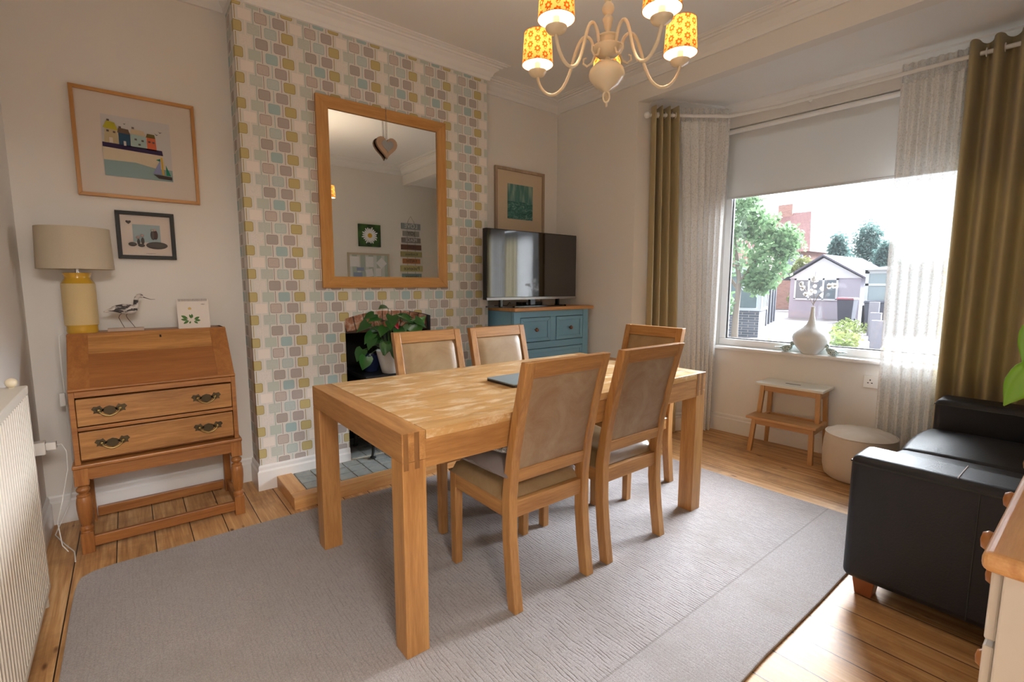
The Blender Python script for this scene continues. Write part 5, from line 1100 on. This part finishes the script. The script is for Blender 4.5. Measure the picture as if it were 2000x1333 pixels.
# brick bay of the house on the left of the drive
HL = thing('neighbour_house', 'red brick house with white bay window left of the drive', 'house', (0, 0, G0))
dx_, dy_ = 22.0 - 15.3, 7.75 - 5.62; un = Vector((dx_, dy_)).normalized(); nn_ = Vector((-un.y, un.x))
def hq(mb, s0, s1, t0, t1, z0, z1, o=Vector((15.3, 5.62))):
    P = [o + un * a + nn_ * b for a, b in ((s0, t0), (s1, t0), (s1, t1), (s0, t1))]; mb.hexa([(p.x, p.y, z0) for p in P], [(p.x, p.y, z1) for p in P]); return mb
q = MB(); hq(q, 0, 7.5, .5, 6, 0, 2.7); q.build('wall', m_redb, HL)
q = MB(); hq(q, -1.2, .4, .1, 3.5, 0, .80); q.build('bay_base', m_blub, HL)
q = MB(); hq(q, -1.25, .45, .05, 3.4, .80, .88)
for s_ in (-1.2, -.65, -.1, .35): hq(q, s_ - .04, s_ + .04, .08, .16, .88, 1.95)
for t_ in (.1, 1.2, 2.3, 3.4): hq(q, -1.22, -1.14, t_ - .05, t_ + .05, .88, 1.95)
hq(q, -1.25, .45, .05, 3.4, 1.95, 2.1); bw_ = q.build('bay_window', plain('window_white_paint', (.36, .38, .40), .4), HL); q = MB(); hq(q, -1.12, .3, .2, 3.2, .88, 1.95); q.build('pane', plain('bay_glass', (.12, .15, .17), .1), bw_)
q = MB()
for s_ in (3.6, 4.6, 5.6, 6.4): hq(q, s_, s_ + .3, .40, .52, 0, 2.2)
q.build('door_posts', plain('dark_post', (.06, .07, .09), .6), HL)
# far house
FH = thing('far_house', 'far brick house with large red tiled roof behind the tree', 'house', (33, 0, G0))
q = MB(); q.box(0, 4.5, 11.2, 18, 0, 3.75); q.build('wall', m_redb, FH)
q = MB(); q.hexa([(-.4, 10.9, 3.65), (4.9, 10.9, 3.65), (4.9, 18.6, 3.65), (-.4, 18.6, 3.65)], [(2.1, 11.9, 6.4), (2.5, 11.9, 6.4), (2.5, 15.2, 6.4), (2.1, 15.2, 6.4)]); q.build('roof', m_roof, FH)
q = MB(); q.box(1.9, 2.7, 13.0, 13.9, 5.2, 7.0); q.build('chimney', m_redb, FH)
q = MB(); q.box(-.06, .0, 11.4, 12.4, 2.2, 3.5); fw2 = q.build('window', plain('far_window', (.35, .37, .4), .5), FH); q = MB(); q.box(-.09, -.05, 11.5, 12.3, 2.3, 3.4); q.build('pane', plain('far_pane', (.16, .18, .22), .1), fw2)
# glazed porch right
GP = thing('glazed_porch', 'white glazed lean-to porch right of the garage', 'porch', (19.95, 0, G0))
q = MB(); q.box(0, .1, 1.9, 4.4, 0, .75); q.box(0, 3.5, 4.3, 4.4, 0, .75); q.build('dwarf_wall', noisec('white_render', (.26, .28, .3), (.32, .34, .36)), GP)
q = MB()
for y in (4.32, 3.7, 3.0, 2.3, 1.9): q.box(0, .09, y - .05, y + .05, .75, 2.05)
q.box(0, .09, 1.9, 4.4, .75, .85); q.box(0, .09, 1.9, 4.4, 1.55, 1.63); q.box(0, .09, 1.9, 4.4, 1.98, 2.1)
for x in (.9, 1.8, 2.7, 3.5): q.box(x - .05, x + .05, 4.32, 4.4, .75, 2.1)
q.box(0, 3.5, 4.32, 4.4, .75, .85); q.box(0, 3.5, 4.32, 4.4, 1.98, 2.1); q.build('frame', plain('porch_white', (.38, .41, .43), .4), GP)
q = MB(); q.box(.03, .05, 1.95, 4.3, .85, 1.98); q.box(.05, 3.5, 4.34, 4.36, .85, 1.98); q.build('pane', plain('porch_glass', (.20, .25, .27), .15), GP)
q = MB(); q.hexa([(-.15, 1.8, 2.1), (3.6, 1.8, 2.1), (3.6, 4.55, 2.1), (-.15, 4.55, 2.1)], [(-.15, 1.8, 2.45), (3.6, 1.8, 2.45), (3.6, 4.2, 2.17), (-.15, 4.2, 2.17)]); q.build('roof', plain('porch_roof', (.36, .40, .42), .4), GP)
# fence panels by the drive
for i, (x, y, h_) in enumerate([(13.6, 2.30, .72), (15.9, 2.95, .80), (17.6, 3.45, 1.05)]):
    q = MB(); q.box(x, x + .12, y - .14, y + .12, G0, G0 + h_); tag(q.build('fence_post', noisec('weathered_post_%d' % i, (.17, .165, .2), (.24, .235, .27), 6), bevel=.01), ['short pale post nearest the window beside the drive', 'middle weathered post of the drive fence', 'tallest weathered post, farthest along the drive'][i], 'post', 'fence posts along the drive')
WBX = thing('window_box', 'planter of small yellow and white flowers outside the window', 'planter', BO, BR)
q = MB(); q.box(.22, .38, -1.0, .72, .50, .66); q.build('trough', plain('terracotta_trough', (.14, .07, .05), .8), WBX, bevel=.01)
q = MB(); q.box(.20, .40, -.95, .66, .44, .50); q.build('bracket', m_blackm, WBX)
rw = random.Random(2)
for fy, fz in ((.44, .775), (-.335, .775), (-.415, .782)):
    q = MB(); q.tube([(.28, fy, .64), (.275, fy + .01, .71), (.27, fy, fz - .01)], .0025, 6); st_ = q.build('stem', plain('flower_stalk', (.07, .14, .04), .6), WBX)
    q = MB()
    for j in range(6):
        a = PI * j / 3; q.ell((.262, fy + .015 * math.cos(a), fz + .015 * math.sin(a)), (.005, .010, .010), 8, 5)
    fl2 = q.build('petals', plain('creamy_petals', (.55, .54, .42), .7), st_); q = MB(); q.ell((.255, fy, fz), (.012, .010, .010), 10, 6); q.build('flower_cup', plain('yellow_cup', (.60, .42, .06), .6), st_)
# foliage helper
def foliage(mb, centres, n, size, rnd, flat=0):
    for c_, rad in centres:
        for _ in range(n):
            while True:
                p_ = Vector((rnd.uniform(-1, 1), rnd.uniform(-1, 1), rnd.uniform(-1, 1)))
                if p_.length <= 1: break
            p_ = p_ * (.55 + .45 * rnd.random()) if p_.length > .4 else p_ * 2; p_ = Vector((p_.x * rad[0], p_.y * rad[1], p_.z * rad[2])) + Vector(c_)
            a = Vector((rnd.uniform(-1, 1), rnd.uniform(-1, 1), rnd.uniform(-1, 1))).normalized(); b = a.orthogonal().normalized(); b = Matrix.Rotation(rnd.uniform(0, 6.28), 3, a) @ b; c2 = a.cross(b); s_ = size * rnd.uniform(.6, 1.3)
            mb.quad(p_ - b * s_, p_ - c2 * s_ * .5, p_ + b * s_, p_ + c2 * s_ * .5)
def leafy(name, a, b):
    k = N(name); v = k.coord(); col = k.mix(k.ramp(k.noise(v, 2.5, 5, .8), [(.3, 0.0), (.7, 1.0)]), a, b); k.set(color=col, rough=.6); t = k.n('ShaderNodeBsdfTranslucent'); k.l(col, t.inputs[0])
    x = k.n('ShaderNodeMixShader'); x.inputs[0].default_value = .4; k.l(k.b.outputs[0], x.inputs[1]); k.l(t.outputs[0], x.inputs[2]); k.l(x.outputs[0], k.out.inputs[0]); return k.m
rf = random.Random(11)
TR = thing('garden_tree', 'leafy green tree left of the drive outside the window', 'tree', (11.5, 4.75, G0))
q = MB(); q.tube([(0, 0, 0), (.05, .02, .8), (0, -.05, 1.7), (-.1, .1, 2.8)], [.09, .075, .06, .04], 10); q.tube([(0, -.05, 1.6), (.1, -.4, 2.2), (.1, -.7, 2.5)], [.045, .035, .02], 8); q.tube([(0, 0, 1.5), (-.1, .5, 2.2), (-.1, .9, 2.7)], [.045, .035, .02], 8); q.build('trunk', plain('bark', (.12, .09, .06), .9), TR)
q = MB(); foliage(q, [((0, .1, 2.55), (1.0, 1.0, .95)), ((.2, -.65, 2.15), (.7, .65, .65)), ((.3, -1.0, 2.6), (.5, .42, .5)), ((-.2, .8, 2.2), (.8, .7, .8)), ((0, .2, 3.2), (.9, .9, .6)), ((.1, -.5, 1.65), (.5, .5, .40)), ((0, .9, 1.5), (.6, .5, .5)), ((0, .45, 1.1), (.5, .5, .45)), ((.1, -.4, 3.0), (.6, .6, .5)), ((0, 1.2, 2.9), (.6, .5, .6)), ((0, 1.3, 2.0), (.5, .4, .6)), ((.1, .1, 3.7), (.7, .7, .35)), ((0, .7, .5), (.5, .45, .4))], 620, .08, rf); q.build('foliage', leafy('tree_leaves', (.07, .14, .06), (.19, .30, .14)), TR)
for i, (x, y, r_, h_, lab) in enumerate([(31.3, 8.75, 1.0, 4.6, 'rounded conifer left behind the garage roof'), (34.2, 8.15, 1.5, 5.5, 'tallest dense blue-green conifer right of the far house'), (31.3, 6.5, 1.05, 4.0, 'conifer behind the glazed porch')]):
    t = thing('conifer_tree', lab, 'tree', (x, y, G0), 0, 'conifers behind the garage'); q = MB(); q.tube([(0, 0, 0), (0, 0, 2)], .2, 8); q.build('trunk', plain('conifer_bark_%d' % i, (.12, .09, .07), .9), t)
    q = MB(); foliage(q, [((0, 0, h_ * .45), (r_, r_, h_ * .45)), ((0, .2, h_ * .75), (r_ * .6, r_ * .6, h_ * .27))], 1700, .11, rf); q.build('foliage', leafy('conifer_needles_%d' % i, (.05, .10, .09), (.11, .18, .16)), t)
q = MB(); foliage(q, [((31, 10.75, 2.0), (.5, .8, 1.2)), ((31, 10.7, .5), (.5, .75, .85))], 700, .12, rf); tag(q.build('yellow_green_bush', leafy('bush_leaves', (.10, .13, .03), (.20, .21, .075))), 'yellow-green bush behind the garage gable', 'bush')
q = MB(); foliage(q, [((16.5, 3.75, -.15), (1.6, .35, .35)), ((13.6, 2.95, -.2), (1.2, .35, .3)), ((19.5, 4.7, -.2), (.9, .35, .25))], 420, .07, rf); tag(q.build('verge_plants', leafy('verge_leaves', (.08, .13, .03), (.19, .22, .07))), 'low green plants growing along the right edge of the drive', 'plants', kind='stuff')
